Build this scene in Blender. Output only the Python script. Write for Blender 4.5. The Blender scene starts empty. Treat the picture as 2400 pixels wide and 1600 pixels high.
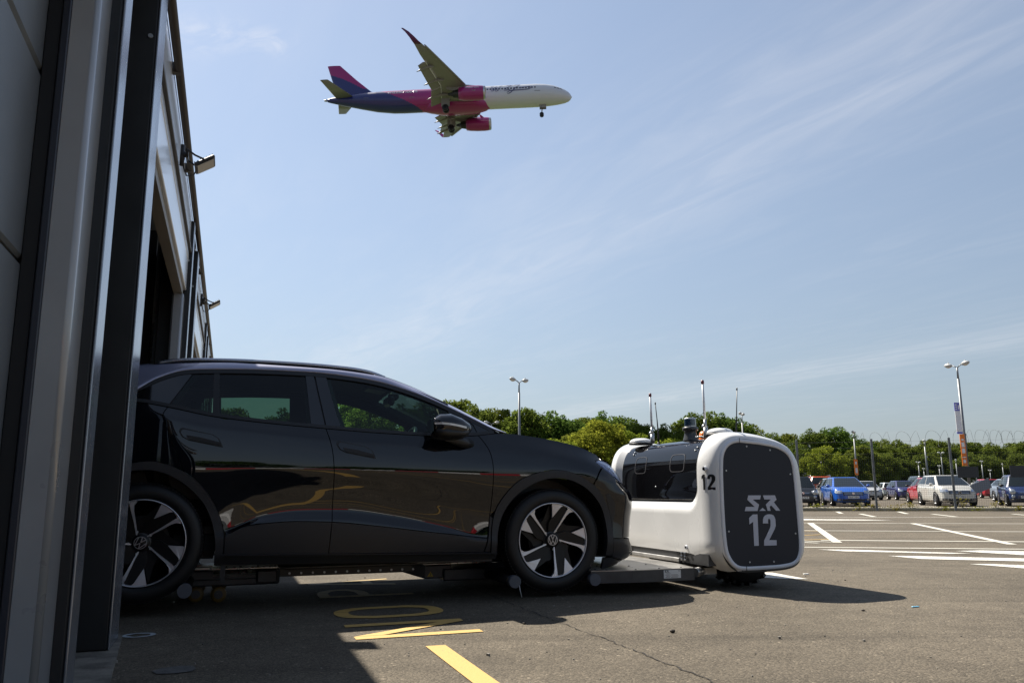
import bpy, bmesh, math, random
import numpy as np
from mathutils import Vector, Matrix, noise as mnoise
SC = bpy.context.scene
COL = SC.collection
R = math.radians
rnd = random.Random(7)
# ------------------------------------------------------------------ camera
F_PX, ROLL = 1900.0, 0.005
PITCH = math.atan(350.0 / F_PX)
CAM_H = 0.755
cam = bpy.data.objects.new('camera', bpy.data.cameras.new('camera'))
COL.objects.link(cam)
cam.data.sensor_width = 36.0
cam.data.lens = F_PX / 2400.0 * 36.0
cam.data.clip_start = 0.05
cam.data.clip_end = 3000
fw = Vector((0, math.cos(PITCH), math.sin(PITCH)))
up = Vector((0, -math.sin(PITCH), math.cos(PITCH)))
rt = Vector((1, 0, 0))
rt2 = rt * math.cos(ROLL) - up * math.sin(ROLL)
up2 = rt * math.sin(ROLL) + up * math.cos(ROLL)
M = Matrix((rt2, up2, -fw)).transposed().to_4x4()
M.translation = Vector((0, 0, CAM_H))
cam.matrix_world = M
SC.camera = cam
# ------------------------------------------------------------------ sky, sun, exposure
HD = R(19.1)                      # heading of the car, the robot and the door axis
cu_, su_ = math.cos(HD), math.sin(HD)
def uvw(u, v, z=0.0):
    return Vector((u * cu_ - v * su_, u * su_ + v * cu_, z))
sdir = uvw(-0.29, 0.72, 1.0).normalized()
SUN_EL = math.asin(sdir.z)
SUN_AZ = math.atan2(sdir.x, sdir.y)          # clockwise from +Y
SUN_STRENGTH, SKY_STRENGTH, EXPOSURE = 4.0, 0.060, 1.38
w = bpy.data.worlds.new('World'); SC.world = w; w.use_nodes = True
nt = w.node_tree; nt.nodes.clear()
def N(tree, kind, **kw):
    n = tree.nodes.new(kind)
    for k, v in kw.items(): setattr(n, k, v)
    return n
out = N(nt, 'ShaderNodeOutputWorld'); bg = N(nt, 'ShaderNodeBackground')
sky = N(nt, 'ShaderNodeTexSky', sky_type='NISHITA', sun_disc=False)
sky.sun_elevation = SUN_EL; sky.sun_rotation = SUN_AZ
sky.air_density = 1.0; sky.dust_density = 0.4; sky.ozone_density = 1.2; sky.altitude = 0
bg.inputs['Strength'].default_value = SKY_STRENGTH
tc = N(nt, 'ShaderNodeTexCoord')
sep = N(nt, 'ShaderNodeSeparateXYZ'); nt.links.new(tc.outputs['Generated'], sep.inputs[0])
def mth(tree, op, a, b=None, clamp=False):
    n = N(tree, 'ShaderNodeMath', operation=op); n.use_clamp = clamp
    for i, x in enumerate((a, b)):
        if x is None: continue
        if isinstance(x, (int, float)): n.inputs[i].default_value = x
        else: tree.links.new(x, n.inputs[i])
    return n.outputs[0]
zc_ = mth(nt, 'MAXIMUM', sep.outputs[2], 0.06)
px_ = mth(nt, 'DIVIDE', sep.outputs[0], zc_); py_ = mth(nt, 'DIVIDE', sep.outputs[1], zc_)
q_ = mth(nt, 'ADD', mth(nt, 'MULTIPLY', px_, 0.9), mth(nt, 'MULTIPLY', py_, 0.44))      # across the cirrus bands
s_ = mth(nt, 'SUBTRACT', mth(nt, 'MULTIPLY', px_, 0.44), mth(nt, 'MULTIPLY', py_, 0.9))  # along them
def cirrus(fq, fs, off, lo, hi, detail=8, dist=0.8):
    cb = N(nt, 'ShaderNodeCombineXYZ'); nt.links.new(mth(nt, 'MULTIPLY', q_, fq), cb.inputs[0]); nt.links.new(mth(nt, 'MULTIPLY', s_, fs), cb.inputs[1]); cb.inputs[2].default_value = off
    nz = N(nt, 'ShaderNodeTexNoise'); nz.inputs['Scale'].default_value = 1.0; nz.inputs['Detail'].default_value = detail
    nz.inputs['Roughness'].default_value = 0.6; nz.inputs['Distortion'].default_value = dist; nt.links.new(cb.outputs[0], nz.inputs['Vector'])
    rp = N(nt, 'ShaderNodeMapRange'); rp.interpolation_type = 'SMOOTHSTEP'; rp.inputs[1].default_value = lo; rp.inputs[2].default_value = hi
    nt.links.new(nz.outputs[0], rp.inputs[0]); return rp.outputs[0]
def bell(x, c, w_):
    d = mth(nt, 'DIVIDE', mth(nt, 'SUBTRACT', x, c), w_); return mth(nt, 'POWER', 2.718, mth(nt, 'MULTIPLY', mth(nt, 'MULTIPLY', d, d), -1.0))
fea = cirrus(6.5, 1.5, 3.3, .30, .78); wide = cirrus(1.6, .7, 9.1, .32, .72, 5)
band1 = mth(nt, 'MULTIPLY', bell(q_, 1.62, .36), mth(nt, 'ADD', mth(nt, 'MULTIPLY', fea, .40), .20))
band2 = mth(nt, 'MULTIPLY', bell(q_, 5.35, .45), mth(nt, 'ADD', mth(nt, 'MULTIPLY', fea, .45), .2))
veil = mth(nt, 'MULTIPLY', mth(nt, 'MULTIPLY', wide, fea), .22)
pf = cirrus(9, 5, 1.7, .38, .70, 8, 1.5)
puff = mth(nt, 'MULTIPLY', mth(nt, 'ADD', mth(nt, 'MULTIPLY', bell(px_, -.70, .09), bell(py_, 1.65, .07)), mth(nt, 'MULTIPLY', bell(px_, -.55, .05), bell(py_, 1.68, .05))), mth(nt, 'MULTIPLY', pf, 1.1))
cl = mth(nt, 'ADD', mth(nt, 'ADD', band1, band2), mth(nt, 'ADD', veil, puff), True)
cl = mth(nt, 'MULTIPLY', cl, 0.34)
mixc = N(nt, 'ShaderNodeMixRGB'); mixc.inputs[2].default_value = (6.3, 6.2, 6.3, 1)
hz = N(nt, 'ShaderNodeMixRGB'); hz.inputs[2].default_value = (4.3, 4.75, 5.2, 1)      # pale haze low over the horizon
hs_ = N(nt, 'ShaderNodeHueSaturation'); hs_.inputs['Saturation'].default_value = 0.92; nt.links.new(sky.outputs[0], hs_.inputs['Color'])
nt.links.new(mth(nt, 'ADD', mth(nt, 'MULTIPLY', mth(nt, 'POWER', 2.718, mth(nt, 'MULTIPLY', mth(nt, 'MAXIMUM', sep.outputs[2], 0.0), -3.2)), 0.66), 0.20), hz.inputs[0])
sdot = N(nt, 'ShaderNodeVectorMath', operation='DOT_PRODUCT'); nt.links.new(tc.outputs['Generated'], sdot.inputs[0]); sdot.inputs[1].default_value = sdir
hcol = N(nt, 'ShaderNodeVectorMath', operation='SCALE'); hcol.inputs[0].default_value = (3.2, 3.65, 4.2)            # haze glows towards the sun
hp = mth(nt, 'MAXIMUM', sdot.outputs['Value'], 0.0); nt.links.new(mth(nt, 'ADD', 0.52, mth(nt, 'MULTIPLY', mth(nt, 'MULTIPLY', hp, hp), 0.72)), hcol.inputs['Scale'])
nt.links.new(hcol.outputs[0], hz.inputs[2])
nt.links.new(hs_.outputs[0], hz.inputs[1])
nt.links.new(cl, mixc.inputs[0]); nt.links.new(hz.outputs[0], mixc.inputs[1])
nt.links.new(mixc.outputs[0], bg.inputs['Color']); nt.links.new(bg.outputs[0], out.inputs[0])
sun = bpy.data.objects.new('sun', bpy.data.lights.new('sun', 'SUN')); COL.objects.link(sun)
sun.data.energy = SUN_STRENGTH; sun.data.angle = R(0.53); sun.data.color = (1.0, 0.93, 0.82)
sun.rotation_euler = (-sdir).to_track_quat('-Z', 'Y').to_euler()
SC.view_settings.view_transform = 'Standard'; SC.view_settings.look = 'None'
SC.view_settings.exposure = EXPOSURE; SC.view_settings.gamma = 1.0
SC.view_settings.use_curve_mapping = False
# ------------------------------------------------------------------ helpers
def mat(name, col, rough=0.5, metal=0.0, spec=0.5, coat=0.0, var=0.0, vscale=6.0, bump=0.0, bscale=40.0, col2=None, coatr=0.03, cior=1.5):
    m = bpy.data.materials.new(name); m.use_nodes = True
    t = m.node_tree; b = t.nodes['Principled BSDF']
    b.inputs['Base Color'].default_value = (*col, 1); b.inputs['Roughness'].default_value = rough
    b.inputs['Metallic'].default_value = metal; b.inputs['Specular IOR Level'].default_value = spec
    b.inputs['Coat Weight'].default_value = coat; b.inputs['Coat IOR'].default_value = cior; b.inputs['Coat Roughness'].default_value = coatr
    if var > 0 or bump > 0:
        c = N(t, 'ShaderNodeTexCoord')
    if var > 0:
        nz = N(t, 'ShaderNodeTexNoise'); nz.inputs['Scale'].default_value = vscale; nz.inputs['Detail'].default_value = 8
        t.links.new(c.outputs['Object'], nz.inputs['Vector'])
        mx = N(t, 'ShaderNodeMixRGB'); d = col2 or tuple(max(0, x * (1 - var)) for x in col)
        mx.inputs[1].default_value = (*d, 1); mx.inputs[2].default_value = (*[min(1, x * (1 + var * .5)) for x in col], 1)
        rp = N(t, 'ShaderNodeMapRange'); rp.inputs[1].default_value = 0.35; rp.inputs[2].default_value = 0.65
        t.links.new(nz.outputs[0], rp.inputs[0]); t.links.new(rp.outputs[0], mx.inputs[0])
        t.links.new(mx.outputs[0], b.inputs['Base Color'])
        rr = N(t, 'ShaderNodeMapRange'); rr.inputs[3].default_value = max(0.02, rough - 0.08); rr.inputs[4].default_value = min(1, rough + 0.1)
        t.links.new(nz.outputs[0], rr.inputs[0]); t.links.new(rr.outputs[0], b.inputs['Roughness'])
    if bump > 0:
        n2 = N(t, 'ShaderNodeTexNoise'); n2.inputs['Scale'].default_value = bscale; n2.inputs['Detail'].default_value = 6
        t.links.new(c.outputs['Object'], n2.inputs['Vector'])
        bp = N(t, 'ShaderNodeBump'); bp.inputs['Strength'].default_value = bump; bp.inputs['Distance'].default_value = 0.01
        t.links.new(n2.outputs[0], bp.inputs['Height']); t.links.new(bp.outputs[0], b.inputs['Normal'])
    return m
def glass(name, tint, refl=1.0, dark=0.0):
    """thin window pane: tinted see-through with a Fresnel mirror coat"""
    m = bpy.data.materials.new(name); m.use_nodes = True
    t = m.node_tree; t.nodes.clear()
    o = N(t, 'ShaderNodeOutputMaterial'); tr = N(t, 'ShaderNodeBsdfTransparent'); tr.inputs[0].default_value = (*tint, 1)
    gl = N(t, 'ShaderNodeBsdfGlossy'); gl.inputs['Roughness'].default_value = 0.01
    fr = N(t, 'ShaderNodeFresnel'); fr.inputs[0].default_value = 1.5
    mx = N(t, 'ShaderNodeMixShader')
    t.links.new(mth(t, 'MULTIPLY', fr.outputs[0], refl), mx.inputs[0])
    t.links.new(tr.outputs[0], mx.inputs[1]); t.links.new(gl.outputs[0], mx.inputs[2]); t.links.new(mx.outputs[0], o.inputs[0])
    return m
class MB:
    """collects shapes, then links them as ONE mesh object"""
    def __init__(s): s.v = []; s.f = []; s.mi = []; s.cur = 0; s.sm = []; s.smooth = False
    def add(s, vs, fs, smooth=None):
        o = len(s.v); s.v += [tuple(x) for x in vs]
        for f in fs: s.f.append([i + o for i in f]); s.mi.append(s.cur); s.sm.append(s.smooth if smooth is None else smooth)
        return s
    def box(s, c, d, rz=0, rot=None, bev=0.0):
        x, y, z = (k / 2 for k in d)
        if bev > 0:
            b = min(bev, x * .9, y * .9, z * .9); vs = []
            for sx in (-1, 1):
                for sy in (-1, 1):
                    for sz in (-1, 1):
                        vs += [(sx * (x - b), sy * (y - b), sz * z), (sx * (x - b), sy * y, sz * (z - b)), (sx * x, sy * (y - b), sz * (z - b))]
            bm = bmesh.new(); 
            for q in vs: bm.verts.new(q)
            r = bmesh.ops.convex_hull(bm, input=bm.verts[:]); bm.normal_update()
            bmesh.ops.dissolve_limit(bm, angle_limit=0.01, verts=bm.verts[:], edges=bm.edges[:])
            bm.verts.index_update(); vs = [v.co[:] for v in bm.verts]; fs = [[v.index for v in f.verts] for f in bm.faces]; bm.free()
        else:
            vs = [(a * x, b * y, e * z) for a in (-1, 1) for b in (-1, 1) for e in (-1, 1)]
            fs = [(0, 1, 3, 2), (4, 6, 7, 5), (0, 4, 5, 1), (2, 3, 7, 6), (0, 2, 6, 4), (1, 5, 7, 3)]
        mt = rot if rot is not None else Matrix.Rotation(rz, 3, 'Z')
        cc = Vector(c)
        return s.add([(mt @ Vector(q)) + cc for q in vs], fs, False)
    def cyl(s, a, b, r, r2=None, n=12, caps=True, smooth=True):
        a, b = Vector(a), Vector(b); r2 = r if r2 is None else r2
        d = (b - a).normalized(); q = d.to_track_quat('Z', 'Y'); vs = []
        for p, rr in ((a, r), (b, r2)):
            for i in range(n):
                t = 2 * math.pi * i / n; vs.append(p + q @ Vector((rr * math.cos(t), rr * math.sin(t), 0)))
        s.add(vs, [(i, (i + 1) % n, n + (i + 1) % n, n + i) for i in range(n)], smooth)
        if caps:
            o = len(s.v) - 2 * n
            for f in ([o + i for i in range(n)][::-1], [o + n + i for i in range(n)]): s.f.append(f); s.mi.append(s.cur); s.sm.append(False)
        return s
    def tube(s, pts, r, n=8, closed=False):
        P = [Vector(p) for p in pts]; k = len(P); vs = []
        for i, p in enumerate(P):
            d = (P[(i + 1) % k] - P[i - 1]) if closed else (P[min(i + 1, k - 1)] - P[max(i - 1, 0)])
            q = d.normalized().to_track_quat('Z', 'Y'); rr = r[i] if isinstance(r, (list, tuple)) else r
            vs += [p + q @ Vector((rr * math.cos(2 * math.pi * j / n), rr * math.sin(2 * math.pi * j / n), 0)) for j in range(n)]
        fs = []
        for i in range(k if closed else k - 1):
            a, b = i * n, ((i + 1) % k) * n
            fs += [(a + j, a + (j + 1) % n, b + (j + 1) % n, b + j) for j in range(n)]
        if not closed: fs += [list(range(n))[::-1], list(range((k - 1) * n, k * n))]
        return s.add(vs, fs, True)
    def loft(s, rings, closed=True, caps=True, smooth=True):
        n = len(rings[0]); vs = [q for r in rings for q in r]; fs = []
        for i in range(len(rings) - 1):
            a, b = i * n, (i + 1) * n
            fs += [(a + j, a + (j + 1) % n, b + (j + 1) % n, b + j) for j in range(n if closed else n - 1)]
        s.add(vs, fs, smooth)
        if caps and closed:
            o = len(s.v) - len(vs)
            for f in ([o + i for i in range(n)][::-1], [o + (len(rings) - 1) * n + i for i in range(n)]): s.f.append(f); s.mi.append(s.cur); s.sm.append(False)
        return s
    def lathe(s, prof, c, axis='Z', n=32, smooth=True, rot=None):
        """prof: (radius, height) pairs"""
        rings = []
        for r, hh in prof:
            ring = []
            for i in range(n):
                t = 2 * math.pi * i / n; x, y = r * math.cos(t), r * math.sin(t)
                q = Vector((x, y, hh)) if axis == 'Z' else (Vector((x, hh, y)) if axis == 'Y' else Vector((hh, x, y)))
                if rot is not None: q = rot @ q
                ring.append(q + Vector(c))
            rings.append(ring)
        return s.loft(rings, True, False, smooth)
    def prism(s, poly, fn, t=None):
        """poly 2-D, fn(a,b,k) -> 3-D with k=0 near face, k=1 far face"""
        n = len(poly); vs = [fn(a, b, 0) for a, b in poly]
        if t is None: return s.add(vs, [list(range(n))], False)
        vs += [fn(a, b, 1) for a, b in poly]
        return s.add(vs, [list(range(n)), list(range(n, 2 * n))[::-1]] + [(i, n + i, n + (i + 1) % n, (i + 1) % n) for i in range(n)], False)
    def ell(s, c, r, nu=16, nv=10, rot=None):
        rings = []
        for j in range(nv + 1):
            p = -math.pi / 2 + math.pi * j / nv
            p = max(-1.5607, min(1.5607, p)); ring = []
            for i in range(nu):
                t = 2 * math.pi * i / nu
                q = Vector((r[0] * math.cos(p) * math.cos(t), r[1] * math.cos(p) * math.sin(t), r[2] * math.sin(p)))
                if rot is not None: q = rot @ q
                ring.append(q + Vector(c))
            rings.append(ring)
        return s.loft(rings, True, True, True)
    def build(s, name, mats, parent=None, org=None, fix=True, **props):
        me = bpy.data.meshes.new(name)
        V = s.v if org is None else [(x - org[0], y - org[1], z - org[2]) for x, y, z in s.v]
        me.from_pydata(V, [], s.f)
        for m in (mats if isinstance(mats, (list, tuple)) else [mats]): me.materials.append(m)
        me.polygons.foreach_set('material_index', s.mi); me.polygons.foreach_set('use_smooth', s.sm)
        me.update()
        if fix:
            bm = bmesh.new(); bm.from_mesh(me); bmesh.ops.recalc_face_normals(bm, faces=bm.faces[:]); bm.to_mesh(me); bm.free()
        return link(name, me, parent, **props)
def link(name, me, parent=None, **props):
    o = bpy.data.objects.new(name, me); COL.objects.link(o)
    if parent is not None: o.parent = parent
    for k, v in props.items():
        if v: o[k] = v
    return o
def thing(name, label, cat, loc=(0, 0, 0), rz=0, group=None):
    o = bpy.data.objects.new(name, None); COL.objects.link(o); o.empty_display_size = 0.2
    o.location = loc; o.rotation_euler = (0, 0, rz); o['label'] = label; o['category'] = cat
    if group: o['group'] = group
    return o
def tag(o, label, cat, group=None):
    o['label'] = label; o['category'] = cat
    if group: o['group'] = group
    return o
def copy_tree(o, parent=None, depth=0):
    c = o.copy(); COL.objects.link(c)
    if parent is not None: c.parent = parent
    for ch in [k for k in ALLCH.get(o.name, o.children)]: copy_tree(ch, c, depth + 1)
    return c
ALLCH = {}
def text_mesh(body, size, ext=0.0, bold=0.0, shear=0.0):
    cu = bpy.data.curves.new('txt', 'FONT'); cu.body = body; cu.size = size; cu.align_x = 'CENTER'; cu.align_y = 'CENTER'
    cu.extrude = ext; cu.offset = bold; cu.shear = shear; cu.resolution_u = 3
    ob = bpy.data.objects.new('txt', cu); COL.objects.link(ob)
    dg = bpy.context.evaluated_depsgraph_get(); me = bpy.data.meshes.new_from_object(ob.evaluated_get(dg))
    vs = [v.co[:] for v in me.vertices]; fs = [list(p.vertices) for p in me.polygons]
    bpy.data.objects.remove(ob); bpy.data.curves.remove(cu); bpy.data.meshes.remove(me)
    return vs, fs
def pchip(X, Y, x):
    """monotone cubic; X,Y (N,K) or (K,), x (N,)"""
    X = np.asarray(X, float); Y = np.asarray(Y, float); x = np.asarray(x, float)
    if X.ndim == 1: X = np.broadcast_to(X, (len(x), len(X)))
    if Y.ndim == 1: Y = np.broadcast_to(Y, X.shape)
    h = np.diff(X, axis=1); d = np.diff(Y, axis=1) / h
    m = np.zeros_like(X); m[:, 0] = d[:, 0]; m[:, -1] = d[:, -1]
    a, b = d[:, :-1], d[:, 1:]; w1 = 2 * h[:, 1:] + h[:, :-1]; w2 = h[:, 1:] + 2 * h[:, :-1]
    ok = (a * b) > 0
    with np.errstate(divide='ignore', invalid='ignore'):
        hm = (w1 + w2) / (w1 / a + w2 / b)
    m[:, 1:-1] = np.where(ok, hm, 0)
    idx = np.clip((x[:, None] >= X).sum(1) - 1, 0, X.shape[1] - 2); r = np.arange(len(x))
    x0, hh = X[r, idx], h[r, idx]; t = (x - x0) / hh
    y0, y1, m0, m1 = Y[r, idx], Y[r, idx + 1], m[r, idx], m[r, idx + 1]
    tl = np.clip(t, 0, 1); t2, t3 = tl * tl, tl ** 3
    y = (2 * t3 - 3 * t2 + 1) * y0 + (t3 - 2 * t2 + tl) * hh * m0 + (-2 * t3 + 3 * t2) * y1 + (t3 - t2) * hh * m1
    return y + np.where(t < 0, t * hh * m0, 0) + np.where(t > 1, (t - 1) * hh * m1, 0)
def inset(poly, g):
    n = len(poly); A = sum(poly[i][0] * poly[(i + 1) % n][1] - poly[(i + 1) % n][0] * poly[i][1] for i in range(n))
    s = 1 if A > 0 else -1; res = []
    for i in range(n):
        p0, p1, p2 = (Vector(poly[j % n]) for j in (i - 1, i, i + 1))
        d1, d2 = (p1 - p0).normalized(), (p2 - p1).normalized()
        n1, n2 = Vector((-d1.y, d1.x)) * s, Vector((-d2.y, d2.x)) * s
        k = n1 + n2; k = k / max(0.35, k.length_squared) * 2 if k.length > 1e-6 else n1
        k = (n1 + n2) / max(0.5, 1 + n1.dot(n2))
        q = p1 + k * g; res.append((q.x, q.y))
    return res
def smooth_poly(pts, n=4):
    """Catmull-Rom through an OPEN list of 2-D points"""
    P = [Vector(p) for p in pts]; o = []
    for i in range(len(P) - 1):
        a, b, c, d = P[max(i - 1, 0)], P[i], P[i + 1], P[min(i + 2, len(P) - 1)]
        for k in range(n):
            t = k / n; q = 0.5 * ((2 * b) + (c - a) * t + (2 * a - 5 * b + 4 * c - d) * t * t + (3 * b - a - 3 * c + d) * t ** 3)
            o.append((q.x, q.y))
    o.append(tuple(pts[-1])); return o
def grid_clip(poly, dx, dz):
    bm = bmesh.new(); f = bm.faces.new([bm.verts.new((a, 0, b)) for a, b in poly])
    xs = [a for a, b in poly]; zs = [b for a, b in poly]
    k = math.floor(min(xs) / dx) + 1
    while k * dx < max(xs) - 1e-4:
        bmesh.ops.bisect_plane(bm, geom=bm.verts[:] + bm.edges[:] + bm.faces[:], dist=1e-5, plane_co=(k * dx, 0, 0), plane_no=(1, 0, 0)); k += 1
    k = math.floor(min(zs) / dz) + 1
    while k * dz < max(zs) - 1e-4:
        bmesh.ops.bisect_plane(bm, geom=bm.verts[:] + bm.edges[:] + bm.faces[:], dist=1e-5, plane_co=(0, 0, k * dz), plane_no=(0, 0, 1)); k += 1
    bmesh.ops.remove_doubles(bm, verts=bm.verts[:], dist=2e-5)
    bm.verts.index_update()
    V = np.array([(v.co.x, v.co.z) for v in bm.verts]); Fc = [[v.index for v in q.verts] for q in bm.faces]
    B = [(l.vert.index, l.link_loop_next.vert.index) for e in bm.edges if len(e.link_faces) == 1 for l in e.link_loops]
    bm.free(); return V, Fc, B
# ------------------------------------------------------------------ ground and road markings
def asphalt_mat():
    m = bpy.data.materials.new('asphalt'); m.use_nodes = True; t = m.node_tree; b = t.nodes['Principled BSDF']
    c = N(t, 'ShaderNodeTexCoord')
    def nz(scale, det, rough=0.6):
        n = N(t, 'ShaderNodeTexNoise'); n.inputs['Scale'].default_value = scale; n.inputs['Detail'].default_value = det
        n.inputs['Roughness'].default_value = rough; t.links.new(c.outputs['Object'], n.inputs['Vector']); return n.outputs[0]
    def rng(x, a, b_, lo, hi):
        r = N(t, 'ShaderNodeMapRange'); r.inputs[1].default_value = a; r.inputs[2].default_value = b_; r.inputs[3].default_value = lo; r.inputs[4].default_value = hi
        t.links.new(x, r.inputs[0]); return r.outputs[0]
    fine = nz(95, 5, 0.75); vor = N(t, 'ShaderNodeTexVoronoi'); vor.inputs['Scale'].default_value = 85
    t.links.new(c.outputs['Object'], vor.inputs['Vector'])
    big = nz(0.55, 6); mid = nz(5, 6)
    k = mth(t, 'MULTIPLY', rng(fine, 0.32, 0.68, 0.45, 1.55), rng(big, 0.3, 0.7, 0.74, 1.20))
    k = mth(t, 'MULTIPLY', k, rng(mid, 0.3, 0.7, 0.86, 1.14))
    vs = N(t, 'ShaderNodeSeparateColor'); t.links.new(vor.outputs['Color'], vs.inputs[0])
    k = mth(t, 'MULTIPLY', k, rng(vs.outputs[0], 0, 1, 0.72, 1.28))
    mp = N(t, 'ShaderNodeMapping'); mp.inputs['Rotation'].default_value = (0, 0, -HD); mp.inputs['Scale'].default_value = (.16, 2.6, 1); t.links.new(c.outputs['Object'], mp.inputs[0])
    trk = N(t, 'ShaderNodeTexNoise'); trk.inputs['Scale'].default_value = 1.0; trk.inputs['Detail'].default_value = 5; trk.inputs['Distortion'].default_value = .5; t.links.new(mp.outputs[0], trk.inputs['Vector'])
    k = mth(t, 'MULTIPLY', k, rng(trk.outputs[0], 0.52, 0.70, 1.04, 0.80))       # worn tyre tracks
    spot = nz(2.3, 2, .4); k = mth(t, 'MULTIPLY', k, rng(spot, 0.70, 0.78, 1.0, 0.66))   # oil drips
    spark = mth(t, 'MULTIPLY', mth(t, 'GREATER_THAN', vs.outputs[1], 0.993), 1.1)
    k = mth(t, 'ADD', k, spark)
    sc = N(t, 'ShaderNodeVectorMath', operation='SCALE'); sc.inputs[0].default_value = (0.102, 0.086, 0.064)
    t.links.new(k, sc.inputs['Scale']); t.links.new(sc.outputs[0], b.inputs['Base Color'])
    b.inputs['Roughness'].default_value = 0.9; b.inputs['Specular IOR Level'].default_value = 0.25
    bp = N(t, 'ShaderNodeBump'); bp.inputs['Strength'].default_value = 0.9; bp.inputs['Distance'].default_value = 0.006
    t.links.new(mth(t, 'ADD', fine, mth(t, 'MULTIPLY', vor.outputs['Distance'], -0.8)), bp.inputs['Height'])
    t.links.new(bp.outputs[0], b.inputs['Normal'])
    return m
ASPH = asphalt_mat()
def paint_mat(name, col, wear=0.5, rough=0.7):
    """road paint worn through to the asphalt in specks"""
    m = bpy.data.materials.new(name); m.use_nodes = True; t = m.node_tree; b = t.nodes['Principled BSDF']
    c = N(t, 'ShaderNodeTexCoord'); n = N(t, 'ShaderNodeTexNoise'); n.inputs['Scale'].default_value = 60; n.inputs['Detail'].default_value = 6; n.inputs['Roughness'].default_value = 0.75
    t.links.new(c.outputs['Object'], n.inputs['Vector'])
    n2 = N(t, 'ShaderNodeTexNoise'); n2.inputs['Scale'].default_value = 1.4; n2.inputs['Detail'].default_value = 4; t.links.new(c.outputs['Object'], n2.inputs['Vector'])
    k = mth(t, 'ADD', n.outputs[0], mth(t, 'MULTIPLY', n2.outputs[0], 0.35))
    r = N(t, 'ShaderNodeMapRange'); r.inputs[1].default_value = 0.40 + wear * 0.22; r.inputs[2].default_value = 0.50 + wear * 0.22; t.links.new(k, r.inputs[0])
    mx = N(t, 'ShaderNodeMixRGB'); mx.inputs[1].default_value = (0.10, 0.095, 0.08, 1); mx.inputs[2].default_value = (*col, 1)
    t.links.new(r.outputs[0], mx.inputs[0]); t.links.new(mx.outputs[0], b.inputs['Base Color']); b.inputs['Roughness'].default_value = rough
    bp = N(t, 'ShaderNodeBump'); bp.inputs['Strength'].default_value = 0.5; bp.inputs['Distance'].default_value = 0.004
    t.links.new(n.outputs[0], bp.inputs['Height']); t.links.new(bp.outputs[0], b.inputs['Normal'])
    return m
YEL = paint_mat('yellow_road_paint', (0.47, 0.30, 0.085), 0.2)
YELSH = paint_mat('shaded_yellow_paint', (0.34, 0.24, 0.09), 0.6)  # under-car shade put into a duller, more broken yellow
WHT = paint_mat('white_road_paint', (0.52, 0.50, 0.43), 0.5)
WHTW = paint_mat('worn_white_road_paint', (0.60, 0.58, 0.52), 0.75)
g = MB(); g.add([(-500, -400, 0), (700, -400, 0), (700, 900, 0), (-500, 900, 0)], [(0, 1, 2, 3)])
ground = g.build('ground', ASPH, None, kind='structure')
GZ = 0.004
def mark(poly, m, name='road_marking', z=GZ, uv=False):
    b = MB(); P = [(uvw(a, c, z) if uv else Vector((a, c, z))) for a, c in poly]
    b.add(P, [list(range(len(P)))]); return b.build(name, m, ground)
def band(a, b_, wd, m, name='road_marking', z=GZ, uv=False):
    a, b_ = Vector((a[0], a[1])), Vector((b_[0], b_[1])); d = (b_ - a).normalized(); n = Vector((-d.y, d.x)) * wd / 2
    return mark([a + n, b_ + n, b_ - n, a - n], m, name, z, uv)
# white bay lines across the lot
LD = Vector((0.977, -0.213))
def ll(p, t0, t1, wd, m=WHT): p = Vector(p); band(p + LD * t0, p + LD * t1, wd, m)
ll((8.02, 23.07), -3, 30, 0.12, WHTW); ll((6.59, 18.98), -2.5, 30, 0.12); ll((5.63, 15.47), -1.6, 30, 0.12)
ll((4.40, 12.62), 0.25, 30, 0.13); ll((3.85, 11.10), -1.2, 30, 0.11)
band((4.0, 12.78), (4.62, 12.08), 0.09, WHT, z=0.0056)
band((4.05, 12.25), (4.37, 11.92), 0.10, WHT)
for a, b_ in [((6.765, 18.9), (4.665, 11.99)), ((8.87, 18.42), (6.83, 11.42)), ((11.12, 28.4), (10.43, 26.3)), ((10.81, 25.8), (10.01, 22.95)), ((13.03, 28.0), (12.18, 25.6)), ((12.75, 25.2), (12.11, 22.65)), ((15.0, 24.9), (14.35, 22.5)), ((17.2, 24.4), (16.6, 22.0))]:
    band(a, b_, 0.13, WHT, z=0.0052)
mark([(7.0, 21.95), (8.8, 20.98), (9.34, 20.34), (8.3, 20.45), (7.0, 20.75)], WHTW)
mark([(3.9, 10.68), (4.28, 10.60), (5.43, 9.90), (5.15, 9.86), (4.09, 10.33)], WHTW)
mark([(5.45, 10.28), (5.82, 10.38), (7.2, 9.7), (7.2, 9.25), (5.85, 9.62)], WHTW)
mark([(4.30, 9.60), (4.59, 9.55), (7.2, 8.5), (7.2, 8.05), (4.47, 9.16)], WHTW)
mark([(4.64, 8.52), (4.86, 8.50), (6.6, 7.5), (6.5, 7.2), (4.90, 8.03)], WHTW)
mark([(2.0, 7.95), (2.39, 7.75), (2.52, 7.18), (2.35, 7.22), (2.0, 7.4)], WHTW)
for a, b_ in [((4.9, 15.49), (5.6, 15.30)), ((4.5, 13.70), (5.2, 14.07)), ((4.2, 12.55), (4.84, 12.78))]: band(a, b_, 0.06, YEL, z=0.0064)
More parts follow.
